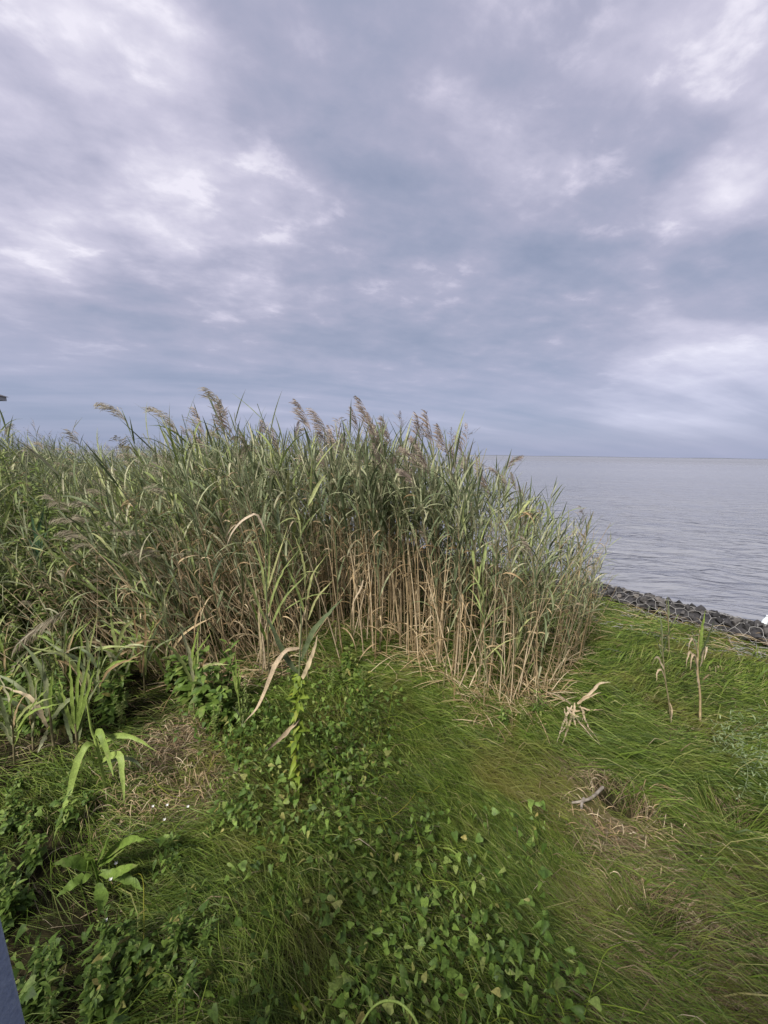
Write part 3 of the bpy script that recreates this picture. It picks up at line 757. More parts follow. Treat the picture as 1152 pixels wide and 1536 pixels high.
def px_tube(name, pts, r0, r1, mat, parent, y0, dy=0.0, n=10, sides=6, lift=0.0):
    m = len(pts); P = [W(px, py, y0 - dy*i/(m - 1)) for i, (px, py) in enumerate(pts)]
    if lift: P = [above(px, py, p, lift) for (px, py), p in zip(pts, P)]
    V, Q = tube(catmull(P, n), np.linspace(r0, r1, n), sides)
    return link(name, mesh_np(name, V - np.array(parent.location), Q, mat), parent)
def root_at(name, px, py, label, cat, group=None):
    g = G(px, py); o = link(name, None, label=label, category=cat); o.location = g; o.empty_display_size = 0.05
    if group: o['group'] = group
    return o

# two lone reeds on the meadow
r = root_at('reed', 1007, 1086, 'thin lone reed on the meadow with a crooked pale stem', 'reed'); Y = r.location.y
px_tube('stem', [(1007, 1086), (1003, 1050), (998, 1020), (994, 975), (992, 945)], .006, .003, M_STEMG, r, Y)
px_leaf('leaf', [(993, 985), (985, 960), (970, 940)], .022, M_GREEN, r, Y, .05)
px_leaf('leaf', [(993, 975), (992, 940), (990, 915)], .026, M_GREEN, r, Y, -.03)
px_leaf('leaf', [(994, 980), (1004, 945), (1012, 925)], .018, M_GREEN, r, Y, .06)
px_leaf('leaf', [(996, 1005), (988, 987), (981, 988), (978, 1003)], .020, M_CREAM, r, Y, .06, n=12)
px_leaf('leaf', [(998, 1020), (992, 1005), (986, 1008), (984, 1022)], .018, M_CREAM, r, Y, .06, n=12)
px_leaf('leaf', [(1003, 1052), (1008, 1066), (1006, 1084)], .016, M_CREAM, r, Y, .04)
r = root_at('reed', 1050, 1088, 'sturdy lone reed on the meadow with four drooping pale leaves', 'reed'); Y = r.location.y
px_tube('stem', [(1050, 1088), (1050, 1040), (1046, 1005), (1048, 965), (1050, 945)], .008, .004, M_DRY, r, Y)
px_leaf('leaf', [(1049, 985), (1052, 950), (1058, 915)], .036, M_YELLOWG, r, Y, .03)
px_leaf('leaf', [(1047, 985), (1040, 955), (1029, 925)], .022, M_GREEN, r, Y, .05)
px_leaf('leaf', [(1050, 985), (1062, 955), (1072, 930)], .022, M_GREEN, r, Y, .06)
px_leaf('leaf', [(1048, 990), (1040, 962), (1036, 958), (1032, 976)], .020, M_CREAM, r, Y, .05, n=12)
px_leaf('leaf', [(1047, 1000), (1036, 978), (1031, 985), (1029, 1002)], .020, M_CREAM, r, Y, .05, n=12)
px_leaf('leaf', [(1047, 1006), (1043, 984), (1038, 984), (1035, 1005)], .022, M_CREAM, r, Y, .07, n=12)
px_leaf('leaf', [(1050, 1000), (1056, 974), (1060, 972), (1056, 990)], .022, M_CREAM, r, Y, .07, n=12)
px_leaf('leaf', [(1049, 1035), (1046, 1018), (1044, 1003)], .018, M_CREAM, r, Y, .04)
# thin reed behind them, one at the stones
r = root_at('reed', 1004, 985, 'bare thin reed standing alone nearer the wire mattress', 'reed'); Y = r.location.y
px_tube('stem', [(1004, 985), (1003, 950), (1002, 925), (999, 900)], .006, .003, M_STEMG, r, Y)
px_leaf('leaf', [(1002, 935), (997, 918), (980, 908)], .018, M_DRY, r, Y, .05)
px_leaf('leaf', [(1002, 930), (1003, 910), (1000, 893)], .018, M_GREEN, r, Y)
r = root_at('reed', 1112, 938, 'young leafy reed growing up through the stone basket', 'reed'); Y = r.location.y
px_tube('stem', [(1112, 938), (1113, 915), (1114, 895)], .008, .004, M_DRY, r, Y)
for tip in ((1104, 880), (1110, 872), (1116, 868), (1121, 876), (1107, 890)):
    px_leaf('leaf', [(1113, 908), ((1113 + tip[0])/2, 895), tip], .035, M_SILVER, r, Y, random.uniform(-.05, .08))
px_leaf('leaf', [(1112, 925), (1106, 912), (1103, 926)], .022, M_CREAM, r, Y, .05)
# right edge of the bed
r = root_at('reed', 868, 992, 'straw stem with one pale level leaf at the right end of the bed', 'reed'); Y = r.location.y
px_tube('stem', [(868, 992), (876, 950), (884, 920), (888, 880)], .006, .003, M_DRY, r, Y)
px_tube('side_stem', [(872, 990), (879, 950), (886, 925), (900, 898)], .005, .002, M_STEMG, r, Y, .02)
px_leaf('leaf', [(884, 922), (878, 910), (866, 906), (852, 912)], .030, M_CREAM, r, Y, .05)
px_leaf('leaf', [(887, 890), (892, 862), (904, 828)], .024, M_GREEN, r, Y, .0)
px_leaf('leaf', [(887, 885), (876, 860), (868, 842)], .024, M_GREEN, r, Y, .04)
# low lodged reed with plume, far left
r = root_at('reed', 330, 1020, 'lodged reed stem lying level with a feathery pale plume at its tip', 'reed'); Y = r.location.y
px_tube('stem', [(330, 1000), (290, 940), (236, 916), (166, 912), (104, 914)], .006, .0025, M_STEMG, r, Y, .55, n=14)
tip = W(104, 914, Y - .55); nxt = W(22, 948, Y - .62); dv = (nxt - tip)
V, Q = plume_geo(0.40, R(0), R(32), 26, 777, spread=0.55)
x = dv.normalized(); side = Vector((0, 0, -1)); side = (side - x*side.dot(x)).normalized()
M = Matrix((side, x.cross(side), x)).transposed().to_4x4(); M.translation = tip - Vector(r.location)
link('plume', mesh_np('plume', V, Q, M_PLUMET), r, M @ Matrix.Scale(dv.length/0.34, 4))
# second lodged plume nearer the middle of the left flank
r = root_at('reed', 330, 1010, 'lodged reed with a straw plume bent sideways over the left tangle', 'reed'); Y = r.location.y
px_tube('stem', [(330, 985), (300, 880), (262, 836), (238, 826)], .006, .0025, M_STEMG, r, Y, .25, n=12)
tip = W(240, 827, Y - .25); nxt = W(192, 818, Y - .3); dv = nxt - tip; x = dv.normalized(); side = Vector((0, 0, -1)); side = (side - x*side.dot(x)).normalized()
M = Matrix((side, x.cross(side), x)).transposed().to_4x4(); M.translation = tip - Vector(r.location)
V, Q = plume_geo(0.32, R(0), R(40), 22, 778, spread=0.8); link('plume', mesh_np('plume', V, Q, M_PLUMET), r, M @ Matrix.Scale(dv.length/0.28, 4))

# the reed wrapped in a climbing vine
r = root_at('vine_wrapped_reed', 445, 1205, 'single reed wrapped in yellow green climbing leaves with a long cream leaf hanging', 'reed'); Y = r.location.y
px_tube('stem', [(444, 1205), (446, 1120), (448, 1040), (450, 975), (452, 930), (450, 905)], .0065, .003, M_STEMG, r, Y, n=14)
px_leaf('leaf', [(447, 1010), (428, 985), (412, 950), (396, 918)], .036, M_GREEN, r, Y, .05)
px_leaf('leaf', [(452, 990), (466, 955), (488, 925), (514, 898)], .038, M_GREEN, r, Y, .03)
o = px_leaf('leaf', [(451, 1022), (462, 1000), (470, 978), (477, 952)], .032, M_DRY, r, Y, .06); o['label'] = 'yellowing straw leaf'
o = px_leaf('leaf', [(450, 972), (430, 976), (412, 1000), (398, 1035), (384, 1064), (366, 1084)], .030, M_CREAM, r, Y, .16, n=16); o['label'] = 'long cream hanging leaf'
o = px_leaf('leaf', [(449, 1078), (430, 1098), (412, 1115), (396, 1130)], .026, M_CREAM, r, Y, .14); o['label'] = 'cream lower leaf'
px_leaf('leaf', [(452, 985), (450, 955), (454, 930), (460, 908)], .020, M_DRY, r, Y, -.02)
# heart shaped leaf used for the vines
def heart_leaf(L, Wd, fold, droop):
    o = [(0.0, 0.0), (-0.12, 0.30), (0.08, 0.50), (0.38, 0.40), (0.70, 0.20), (1.0, 0.0)]     # (along, half width)
    mid = [(0, 0), (0.20, 0), (0.48, 0), (0.75, 0), (1.0, 0)]
    zf = lambda x: -droop*x*x
    V = []; T = []
    mids = [0.0, 0.22, 0.48, 0.75, 1.0]
    for x in mids: V.append((x*L, 0, zf(x)*L))
    for sgn in (1, -1):
        b = len(V)
        for (x, w) in o[1:5]: V.append((x*L, sgn*w*Wd, zf(max(x, 0))*L + fold*w*Wd))
        f = [(0, 1, b), (1, b + 1, b), (1, 2, b + 1), (2, b + 2, b + 1), (2, 3, b + 2), (3, b + 3, b + 2), (3, 4, b + 3)]
        T += [(i, j, k) if sgn < 0 else (i, k, j) for i, j, k in f]
    return np.array(V), np.array(T)
def lance_leaf(L, Wd, fold, droop):
    s = np.linspace(0, 1, 6); C = np.stack([s*L, 0*s, 0.25*L*s - droop*L*s*s], -1)
    return folded(C, Wd*np.interp(s, [0, .2, .45, .8, 1], [.12, .75, 1, .5, .03]), (0, 0, 1), fold)
HEARTS = [heart_leaf(1.0, (0.95, 0.75, 0.85, 0.6)[k], random.uniform(-.2, .7), random.uniform(0, .5)) for k in range(4)]
def ovate_leaf(Wd, fold, droop):
    s_ = np.array([0, .15, .4, .7, 1.0]); w_ = np.array([.05, .75, 1, .6, .02])*Wd/2; V = []; T = []
    for x, w in zip(s_, w_): V += [(x, -w, -droop*x*x + fold*w), (x, 0, -droop*x*x), (x, w, -droop*x*x + fold*w)]
    for k in range(4):
        a = k*3; T += [(a, a + 1, a + 4), (a, a + 4, a + 3), (a + 1, a + 2, a + 5), (a + 1, a + 5, a + 4)]
    return np.array(V), np.array(T)
HEARTS += [ovate_leaf(w_, f_, d_) for w_, f_, d_ in ((.42, .3, .3), (.6, .2, .5), (.30, .5, .2), (.5, -.3, .6))]
HEART_ME = [mesh_np('leaf', v, None, M_VINE, tris=t) for v, t in HEARTS]
HEART_TW = [mesh_np('leaf', v, None, M_TWINE, tris=t) for v, t in HEARTS]
def leaf_orient(az, tilt, roll):
    return (Matrix.Rotation(az, 4, 'Z') @ Matrix.Rotation(tilt, 4, 'Y') @ Matrix.Rotation(roll, 4, 'X'))
stem_pts = [W(444, 1205, Y), W(446, 1120, Y), W(448, 1040, Y), W(449, 1010, Y)]
SC = catmull(stem_pts, 60)
for k in range(130):
    f = (k + random.random())/130; p = Vector(SC[int(f*59)]); az = random.uniform(0, 6.28)
    sz = random.uniform(.034, .062)*(1.0 - .35*abs(f - .45))
    M = Matrix.Translation(p - Vector(r.location)) @ leaf_orient(az, random.uniform(-.3, 1.0), random.uniform(-.5, .5)) @ Matrix.Translation((.008, 0, 0)) @ Matrix.Scale(sz, 4)
    link('climbing_leaf', random.choice(HEART_TW), r, M)
aa = np.linspace(0, 34, 90); idx = np.linspace(0, 59, 90).astype(int)
V, Q = tube(SC[idx] + np.stack([np.cos(aa)*.010, np.sin(aa)*.010, 0*aa], -1), .0022, 4)
tw = link('twining_stem', mesh_np('twining_stem', V - np.array(r.location), Q, M_TWINE), r)
for o in [o for o in r.children if o.name.startswith('climbing_leaf')]: o.parent = tw

# young yellow-green shoot
r = root_at('reed_shoot', 362, 1122, 'slim young yellow green shoot with a tuft of upright blades', 'reed'); Y = r.location.y
px_tube('stem', [(362, 1122), (361, 1080), (357, 1040)], .005, .003, M_YELLOWG, r, Y)
for tip in ((352, 975), (346, 1000), (358, 990), (363, 1003), (350, 1010)):
    px_leaf('leaf', [(357, 1046), ((357 + tip[0])/2, 1022), tip], .016, M_YELLOWG, r, Y, random.uniform(-.03, .05))
px_leaf('leaf', [(361, 1078), (355, 1066), (347, 1060)], .016, M_GREEN, r, Y, .03)
px_leaf('leaf', [(362, 1098), (364, 1082), (365, 1075)], .014, M_GREEN, r, Y, .03)
# pale reed with drooping leaves by the bare thatch
r = root_at('reed_shoot', 158, 1190, 'bright reed shoot with six broad leaves drooping over the bare thatch', 'reed'); Y = r.location.y
px_tube('stem', [(160, 1190), (152, 1150), (143, 1110), (137, 1095), (130, 1050)], .009, .004, M_YELLOWG, r, Y)
px_leaf('leaf', [(140, 1115), (128, 1120), (115, 1150), (104, 1190), (92, 1225), (80, 1262)], .046, M_YELLOWG, r, Y, .22, n=16)
px_leaf('leaf', [(142, 1108), (146, 1097), (154, 1105), (164, 1140), (170, 1165)], .044, M_YELLOWG, r, Y, .14, n=14)
px_leaf('leaf', [(150, 1120), (168, 1106), (190, 1104), (212, 1112), (235, 1127)], .036, M_YELLOWG, r, Y, .06, n=14)
px_leaf('leaf', [(148, 1145), (136, 1138), (126, 1144), (118, 1160)], .034, M_YELLOWG, r, Y, .14, n=12)
px_leaf('leaf', [(152, 1142), (168, 1133), (180, 1134), (184, 1165), (186, 1205)], .044, M_YELLOWG, r, Y, .20, n=14)
px_leaf('leaf', [(154, 1145), (180, 1138), (200, 1140), (218, 1156)], .030, M_GREEN, r, Y, .03, n=12)
# clump of upright blades left of it, and others
def blade_clump(px, py, label, blades, mat, width, name='reed_shoot'):
    r = root_at(name, px, py, label, 'reed'); Y = r.location.y
    for (x0, y0, x1, y1, m) in blades:
        cx = (x0 + x1)/2 + random.uniform(-6, 6) + (x1 - x0)*-.12; cy = (y0 + y1)/2 - abs(x1 - x0)*.12
        px_leaf('leaf', [(x0, y0), (cx, cy), (x1, y1)], width*random.uniform(.8, 1.15), m or mat, r, Y, random.uniform(-.06, .12))
    return r
r = blade_clump(112, 1130, 'clump of stiff bright green blades pointing up near the photo edge',
    [(112, 1090, 104, 985, None), (114, 1090, 122, 960, None), (116, 1095, 136, 985, None), (114, 1100, 142, 1000, None), (112, 1100, 88, 1015, None), (118, 1110, 150, 1020, M_GREEN), (108, 1115, 82, 1040, M_GREEN)], M_YELLOWG, .030)
px_tube('stem', [(116, 1140), (115, 1110), (113, 1085)], .008, .005, M_STEMG, r, r.location.y)
r = blade_clump(75, 1130, 'reed shoot with bent tan leaf and yellow blades at the photo edge',
    [(72, 1090, 0, 1028, M_DRY), (72, 1090, 26, 1056, M_CREAM), (70, 1075, 62, 985, None), (76, 1070, 80, 1005, M_YELLOWG), (72, 1095, 56, 1130, None), (74, 1060, 30, 960, None), (78, 1080, 130, 1040, None)], M_GREEN, .034)
px_tube('stem', [(84, 1140), (78, 1100), (74, 1060)], .008, .005, M_STEMG, r, r.location.y)
r = blade_clump(58, 960, 'upright tuft of blue green blades among pale weeds at the photo edge',
    [(56, 850, 46, 770, None), (58, 850, 66, 762, None), (58, 860, 38, 800, None), (60, 860, 74, 790, None), (58, 870, 52, 800, None)], M_BLUEG, .045)
px_tube('stem', [(62, 960), (60, 900), (57, 845)], .007, .004, M_STEMG, r, r.location.y)
r = blade_clump(228, 1010, 'pale green arching reed leaves in front of the dark hollow',
    [(222, 960, 213, 870, M_YELLOWG), (225, 965, 232, 865, None), (224, 950, 160, 985, M_YELLOWG), (226, 945, 130, 945, None), (230, 955, 205, 905, M_YELLOWG), (230, 950, 268, 850, None), (232, 965, 196, 1000, None), (226, 960, 250, 900, M_YELLOWG)], M_PALE, .030)
px_tube('stem', [(236, 1015), (230, 970), (226, 930)], .008, .004, M_STEMG, r, r.location.y)
r = blade_clump(400, 1040, 'reed with pale broad blades and one arching cream leaf before the tangle',
    [(398, 900, 372, 800, None), (400, 890, 432, 790, None), (402, 920, 452, 820, None), (398, 930, 360, 850, None), (402, 880, 396, 775, None), (402, 950, 462, 860, None), (399, 960, 376, 900, M_YELLOWG)], M_PALE, .026)
px_tube('stem', [(404, 1040), (402, 960), (399, 860), (398, 780)], .008, .004, M_STEMG, r, r.location.y)
px_leaf('leaf', [(398, 800), (385, 772), (365, 780), (350, 796), (340, 818)], .024, M_CREAM, r, r.location.y, .12, n=14)
px_leaf('leaf', [(389, 1010), (391, 970), (388, 930), (390, 905)], .020, M_DRY, r, r.location.y, .08)
px_leaf('leaf', [(393, 1012), (396, 985), (392, 955)], .022, M_CREAM, r, r.location.y, .12)
r = blade_clump(470, 1030, 'reed with curling leaf tip beside the brown stems',
    [(458, 880, 440, 800, None), (460, 900, 492, 830, None), (458, 920, 430, 850, None), (462, 930, 500, 870, None)], M_PALE, .024)
px_tube('stem', [(462, 1030), (460, 950), (458, 860)], .008, .004, M_STEMG, r, r.location.y)
px_leaf('leaf', [(545, 870), (540, 885), (530, 905), (528, 930)], .022, M_CREAM, r, r.location.y, .0)

SHOOTS = [(20, 1150, 'low pale shoot at the photo edge beside the bent tan leaf'), (48, 1125, 'pale shoot between the bent tan leaf and the photo edge'), (150, 1075, 'green shoot just behind the drooping bright shoot'),
          (178, 1045, 'shoot with crossing blades at the near rim of the dark hollow'), (130, 1065, 'shoot with long arched blades behind the stiff bright clump'), (10, 1060, 'green shoot half cut off by the photo edge'),
          (95, 1040, 'broad bladed shoot between the blue green tuft and the bright clump'), (250, 1030, 'thin shoot in the back of the dark hollow'), (290, 1075, 'pale shoot left of the slim yellow green one'), (215, 1040, 'short shoot in the middle of the dark hollow')]
for k, (px, py, lab) in enumerate(SHOOTS):
    r_ = random.Random(500 + k); tops = []
    for q in range(9):
        a = r_.uniform(-1, 1); L_ = r_.uniform(60, 125)
        tops.append((px + r_.uniform(-5, 5), py - r_.uniform(15, 75), px + a*L_*.75, py - 40 - L_*(1 - .55*abs(a)), r_.choice((None, None, M_PALE, M_YELLOWG, M_DRY))))
    c_ = blade_clump(px, py, lab, tops, M_GREEN, .030)
    px_tube('stem', [(px + 2, py), (px, py - 45), (px - 3, py - 95)], .006, .003, M_STEMG, c_, c_.location.y)

# collapsed bundle of dead reed leaves on the meadow
r = root_at('dead_reed_bundle', 862, 1082, 'collapsed bundle of bleached dead reed leaves on the meadow', 'reed'); Y = r.location.y
for pts, w_ in (([(858, 1058), (846, 1080), (835, 1115)], .022), ([(862, 1060), (852, 1090), (843, 1118)], .020), ([(856, 1062), (870, 1085), (902, 1120)], .022), ([(870, 1058), (880, 1085), (900, 1115)], .016),
               ([(866, 1055), (885, 1040), (900, 1025), (916, 1024)], .026), ([(866, 1056), (880, 1046), (902, 1038)], .022), ([(856, 1056), (840, 1045), (815, 1036)], .018), ([(868, 1060), (885, 1065), (905, 1064)], .014),
               ([(850, 1060), (858, 1072), (872, 1076)], .024), ([(862, 1054), (860, 1075), (866, 1096)], .022), ([(852, 1062), (864, 1066), (874, 1064)], .020), ([(874, 1062), (876, 1072), (872, 1084)], .014), ([(846, 1062), (850, 1085), (840, 1100)], .016)):
    px_leaf('leaf', pts, w_, M_CREAM, r, Y, random.uniform(.0, .10), fold=.4, twist=random.uniform(-.6, .6))

# ------------------------------------------------------------------ meadow grass and dead thatch
DRY_SPOTS = [((235, 1115), .27, .95), ((270, 1190), .24, .8), ((210, 1215), .18, .7), ((830, 1150), .22, .6), ((885, 1232), .20, .9), ((945, 1265), .18, .85), ((1010, 1245), .18, .6), ((1080, 1340), .50, .7), ((960, 1470), .45, .55), ((1130, 1480), .45, .7), ((720, 1105), .22, .45),
             ((1080, 1200), .12, .4), ((660, 1030), .14, .3), ((255, 1510), .07, .9), ((920, 920), .2, .3), ((960, 940), .4, .15), ((1050, 1330), .3, .35), ((960, 1100), .3, .1), ((1110, 1450), .2, .45), ((480, 1000), .16, .6), ((390, 1010), .25, .5)]
SHADE_BARE = [(G(205, 1010), .34), (G(150, 1035), .25), (G(255, 1020), .28), (G(30, 1110), .40), (G(90, 1090), .35), (G(610, 985), .2), (G(30, 1420), .30), (G(60, 1530), .22), (G(20, 1290), .28), (G(170, 1060), .24), (G(230, 1062), .22), (G(300, 1035), .30), (G(400, 1005), .30)]  # grass left out; the bared dark soil stands in for deep shade
DS = [(G(*p), r_, a_) for p, r_, a_ in DRY_SPOTS]
def dryness(x, y):
    d = 0.09 + 0.9*np.clip(fbm(x*1.3, y*1.3, 71) - 0.05, 0, 1)
    for g, r_, a_ in DS: d = np.maximum(d, a_*np.exp(-(((x - g.x)**2 + (y - g.y)**2)/(r_*r_*(0.6 + 0.9*vnoise(x*5, y*5, 88))))**1.6))
    return np.clip(d, 0, 1)
VINE_POLY = [(300, 1060), (420, 1075), (470, 1000), (545, 990), (560, 1060), (575, 1150), (640, 1230), (690, 1320), (770, 1400), (850, 1440), (860, 1700), (120, 1700), (200, 1420), (320, 1300), (330, 1180)]
def flow(x, y):
    """heading of the laid-over grass"""
    px, py, _ = project(x, y, 0*x)
    a = R(-38) + R(34)*sstep(800, 980, px)*sstep(1250, 1100, py) + R(22)*sstep(560, 250, px)
    return a + 1.5*fbm(x*0.9 + 3, y*0.9, 21, 2) + 0.9*fbm(x*2.7, y*2.7, 22, 2)
def blades(n, seed, rmin, rmax, want_dry, wid, length, K=5):
    g = np.random.default_rng(seed)
    m_ = n*2 if not want_dry else n*7
    ang = g.uniform(R(-60), R(60), m_); u = g.random(m_); r_ = (rmin**0.9 + u*(rmax**0.9 - rmin**0.9))**(1/0.9)
    x = np.sin(ang)*r_; y = np.cos(ang)*r_
    dr = dryness(x, y); s = sdist(x, y)
    inbed = np.zeros(len(x), bool)
    px, py, _ = project(x, y, gz(x, y)); inbed = (py < np.interp(px, FRONT[:, 0], FRONT[:, 1]) - 25) & (px < 900)
    keep = (s < -0.16 - 0.40*vnoise(x*2, y*2, 77)**1.4) & (g.random(len(x)) < np.where(inbed, 0.25, 1.0))
    vine = inpoly(px, py, VINE_POLY)
    hole = np.zeros(len(x), bool)
    for hx, hy, hr, hd in HOLES: hole |= ((x - hx)**2 + (y - hy)**2) < (hr*0.9)**2
    keep &= ~(hole & (g.random(len(x)) < .85))
    bare = np.zeros(len(x))
    for bp, br in SHADE_BARE: bare = np.maximum(bare, np.exp(-(((x - bp.x)**2 + (y - bp.y)**2)/(br*br))**2))
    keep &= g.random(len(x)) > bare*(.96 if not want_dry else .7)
    pr = dr if want_dry else (1 - dr)**1.3*np.where(vine, 0.45, 1.0)
    keep &= g.random(len(x)) < pr
    x, y = x[keep][:n], y[keep][:n]; N = len(x); dr = dr[keep][:n]
    L = length*g.uniform(0.45, 1.25, N)*(0.75 + 0.6*vnoise(x*2.3, y*2.3, 5))
    jit = g.normal(0, 0.32 if not want_dry else 0.9, N); curl = g.normal(0, 0.5, N)
    up = g.uniform(0.15, 1.0, N)**1.2*(0.06 + 0.13*vnoise(x*2.6, y*2.6, 55)**1.5) if not want_dry else g.uniform(0.05, 1.0, N)*0.05
    wild = g.random(N) < 0.02; up = np.where(wild, up*1.8 + 0.05, up)
    P = np.zeros((N, K, 3)); cx, cy = x.copy(), y.copy()
    for k in range(K):
        s = k/(K - 1)
        P[:, k, 0] = cx; P[:, k, 1] = cy
        P[:, k, 2] = gz(cx, cy) - 0.01 + up*(np.sin(min(s*1.25, 1.0)*math.pi*0.62) )*(1 - 0.42*s*s)
        a = flow(cx, cy) + jit + curl*s
        stp = L/(K - 1)*(0.55 + 0.55*s)
        cx = cx + np.cos(a)*stp; cy = cy + np.sin(a)*stp
    clear = np.ones(N, bool)
    hx, hy, hr, hd = HOLES[0]
    for k in range(1, K): clear &= ((P[:, k, 0] - hx)**2 + (P[:, k, 1] - hy)**2) > (hr*1.0)**2
    P = P[clear]; x = x[clear]; y = y[clear]; N = len(x)
    wv = wid*(g.uniform(0.6, 1.4, N)*np.where(g.random(N) < .06, 2.3, 1.0))[:, None]*np.array([0.8, 1.0, 0.9, 0.6, 0.12])[None, :K]*np.clip(np.sqrt(x*x + y*y)/2.3, 0.75, 2.2)[:, None]
    tw = np.broadcast_to(g.normal(0, 0.7, N)[:, None], (N, K))
    return strips(P, wv, np.array([0, -0.35, 0.95]), tw)
V, Q = blades(200000, 11, 0.55, 8.0, False, 0.0022, 0.40)
link('grass', mesh_np('grass', V, Q, M_GRASS), kind='stuff', label='laid over green meadow grass swept in waves across the bank', category='grass')
V, Q = blades(60000, 12, 0.55, 7.0, True, 0.0026, 0.22)
link('dead_grass', mesh_np('dead_grass', V, Q, M_THATCH), kind='stuff', label='brown dead thatch lying in patches between the green grass', category='grass')

# straw litter on the wire mattress and the bare mound
def litter():
    g = np.random.default_rng(5); C = []; Wd = []
    for k in range(900):
        if k < 260:
            t = g.uniform(T0, T1); s = g.uniform(-1.0, -0.12); x, y, _ = shore_pt(t, s, 0); z = float(gz(x, y)) + g.uniform(.03, .09); a = math.atan2(ST[1], ST[0]) + g.normal(0, .5)
        else:
            c, rr_, _a = DS[int(g.integers(0, 3))] if k < 760 else DS[int(g.integers(4, 7))]; x = c.x + g.normal(0, rr_*.6); y = c.y + g.normal(0, rr_*.6); z = float(gz(x, y)) + g.uniform(.01, .06); a = g.uniform(0, 6.28)
        L = g.uniform(.08, .28) if k < 260 else g.uniform(.03, .11); kk = np.linspace(-.5, .5, 4)[:, None]
        d = np.array([math.cos(a), math.sin(a), g.normal(0, .06)])
        C.append(np.array([x, y, z]) + kk*L*d + np.array([0, 0, .02])*(1 - 4*kk*kk)); Wd.append(np.array([.6, 1, 1, .4])*(g.uniform(.003, .007) if k < 260 else g.uniform(.002, .004)))
    for k in range(1500):
        px = g.uniform(250, 895); f = float(np.interp(px, FRONT[:, 0], FRONT[:, 1])) + g.normal(-8, 16); b = G(px, f)
        L = g.uniform(.06, .34); a = g.uniform(0, 6.28); el = abs(g.normal(0, .45)); kk = np.linspace(0, 1, 4)[:, None]
        d = np.array([math.cos(a)*math.cos(el), math.sin(a)*math.cos(el), math.sin(el)])
        C.append(np.array(b) + np.array([0, 0, g.uniform(.01, .08)]) + kk*L*d - np.array([0, 0, .25*L])*kk*kk); Wd.append(np.array([.8, 1, .8, .3])*g.uniform(.003, .008))
    V, Q = strips(np.array(C), np.array(Wd), np.array([0, -.3, .95]))
    link('straw_litter', mesh_np('straw_litter', V, Q, M_DRY), kind='stuff', label='scattered pieces of broken straw on the mattress and bare patches', category='litter')
litter()

# ------------------------------------------------------------------ creeping vine over the foreground
def vine_patch():
    root = root_at('creeping_vine', 500, 1230, 'carpet of heart shaped green leaves creeping over the foreground grass', 'vine')
    o = Vector(root.location); g = np.random.default_rng(33)
    n = 24000
    x = g.uniform(-2.1, 1.4, n); y = g.uniform(0.5, 3.4, n)
    h = 0.07 + 0.20*vnoise(x*3.0, y*3.0, 61)**1.3 + g.uniform(-.06, .05, n)
    z = gz(x, y) + h; px, py, dep = project(x, y, z)
    near = vnoise(x*3, y*3, 62)
    wx = 90*fbm(x*3.3, y*3.3, 64); wy = 70*fbm(x*3.3 + 9, y*3.3, 65)
    ok = inpoly(px + wx + g.normal(0, 22, n), py + wy + g.normal(0, 14, n), VINE_POLY) & (g.random(n) < np.clip((near - .10)*2.6, .2, 1.0)*np.where(py > 1300, .8, 1.0))
    # stragglers over the neighbouring grass
    nearplant = (px > 50) & (px < 230) & (py > 1225) & (py < 1400)
    ok &= ~nearplant
    ok |= ~nearplant & (px > -100) & (px < 820) & (py > 1200) & (near > .35) & (g.random(n) < .30)
    x, y, z, px, py, dep = [a[ok] for a in (x, y, z, px, py, dep)]
    print('vine leaves', len(x))
    items = []
    for i in range(len(x)):
        sz = g.uniform(.014, .040)*(1.35 if g.random() < .12 else 1)
        M = Matrix.Translation(Vector((x[i], y[i], z[i])) - o) @ leaf_orient(g.uniform(0, 6.28), g.normal(.35, .55), g.normal(0, .6)) @ Matrix.Scale(sz, 4)
        items.append((sz/dep[i]*((0 < px[i] < IMG_W) and (py[i] < IMG_H)), z[i] - float(gz(x[i], y[i])), M, int(g.integers(0, 8))))
    items.sort(key=lambda t: -(t[0]*(1 + 3*t[1])))
    for (_, _, M, k) in items[:300]: link('leaf', HEART_ME[k], root, M)
    vs, ts, off = [], [], 0
    for (_, _, M, k) in items[300:]:
        v, t = HEARTS[k]; vs.append(xf(v, M)); ts.append(t + off); off += len(v)
    f = link('foliage', mesh_np('foliage', np.concatenate(vs), None, M_VINE, tris=np.concatenate(ts)), root); f['kind'] = 'stuff'
    # runners
    for k in range(48):
        i = int(g.integers(0, len(x))); p = np.array([x[i], y[i], 0.0]); a = g.uniform(0, 6.28); pts = []
        for q in range(7):
            pts.append((p[0], p[1], float(gz(p[0], p[1])) + .10 + .05*math.sin(q*1.3 + k))); a += g.normal(0, .55); p = p + np.array([math.cos(a), math.sin(a), 0])*.09
        V, Q = tube(catmull(pts, 22) - np.array(o), .0016, 4); link('runner', mesh_np('runner', V, Q, M_TWINE), root)
vine_patch()

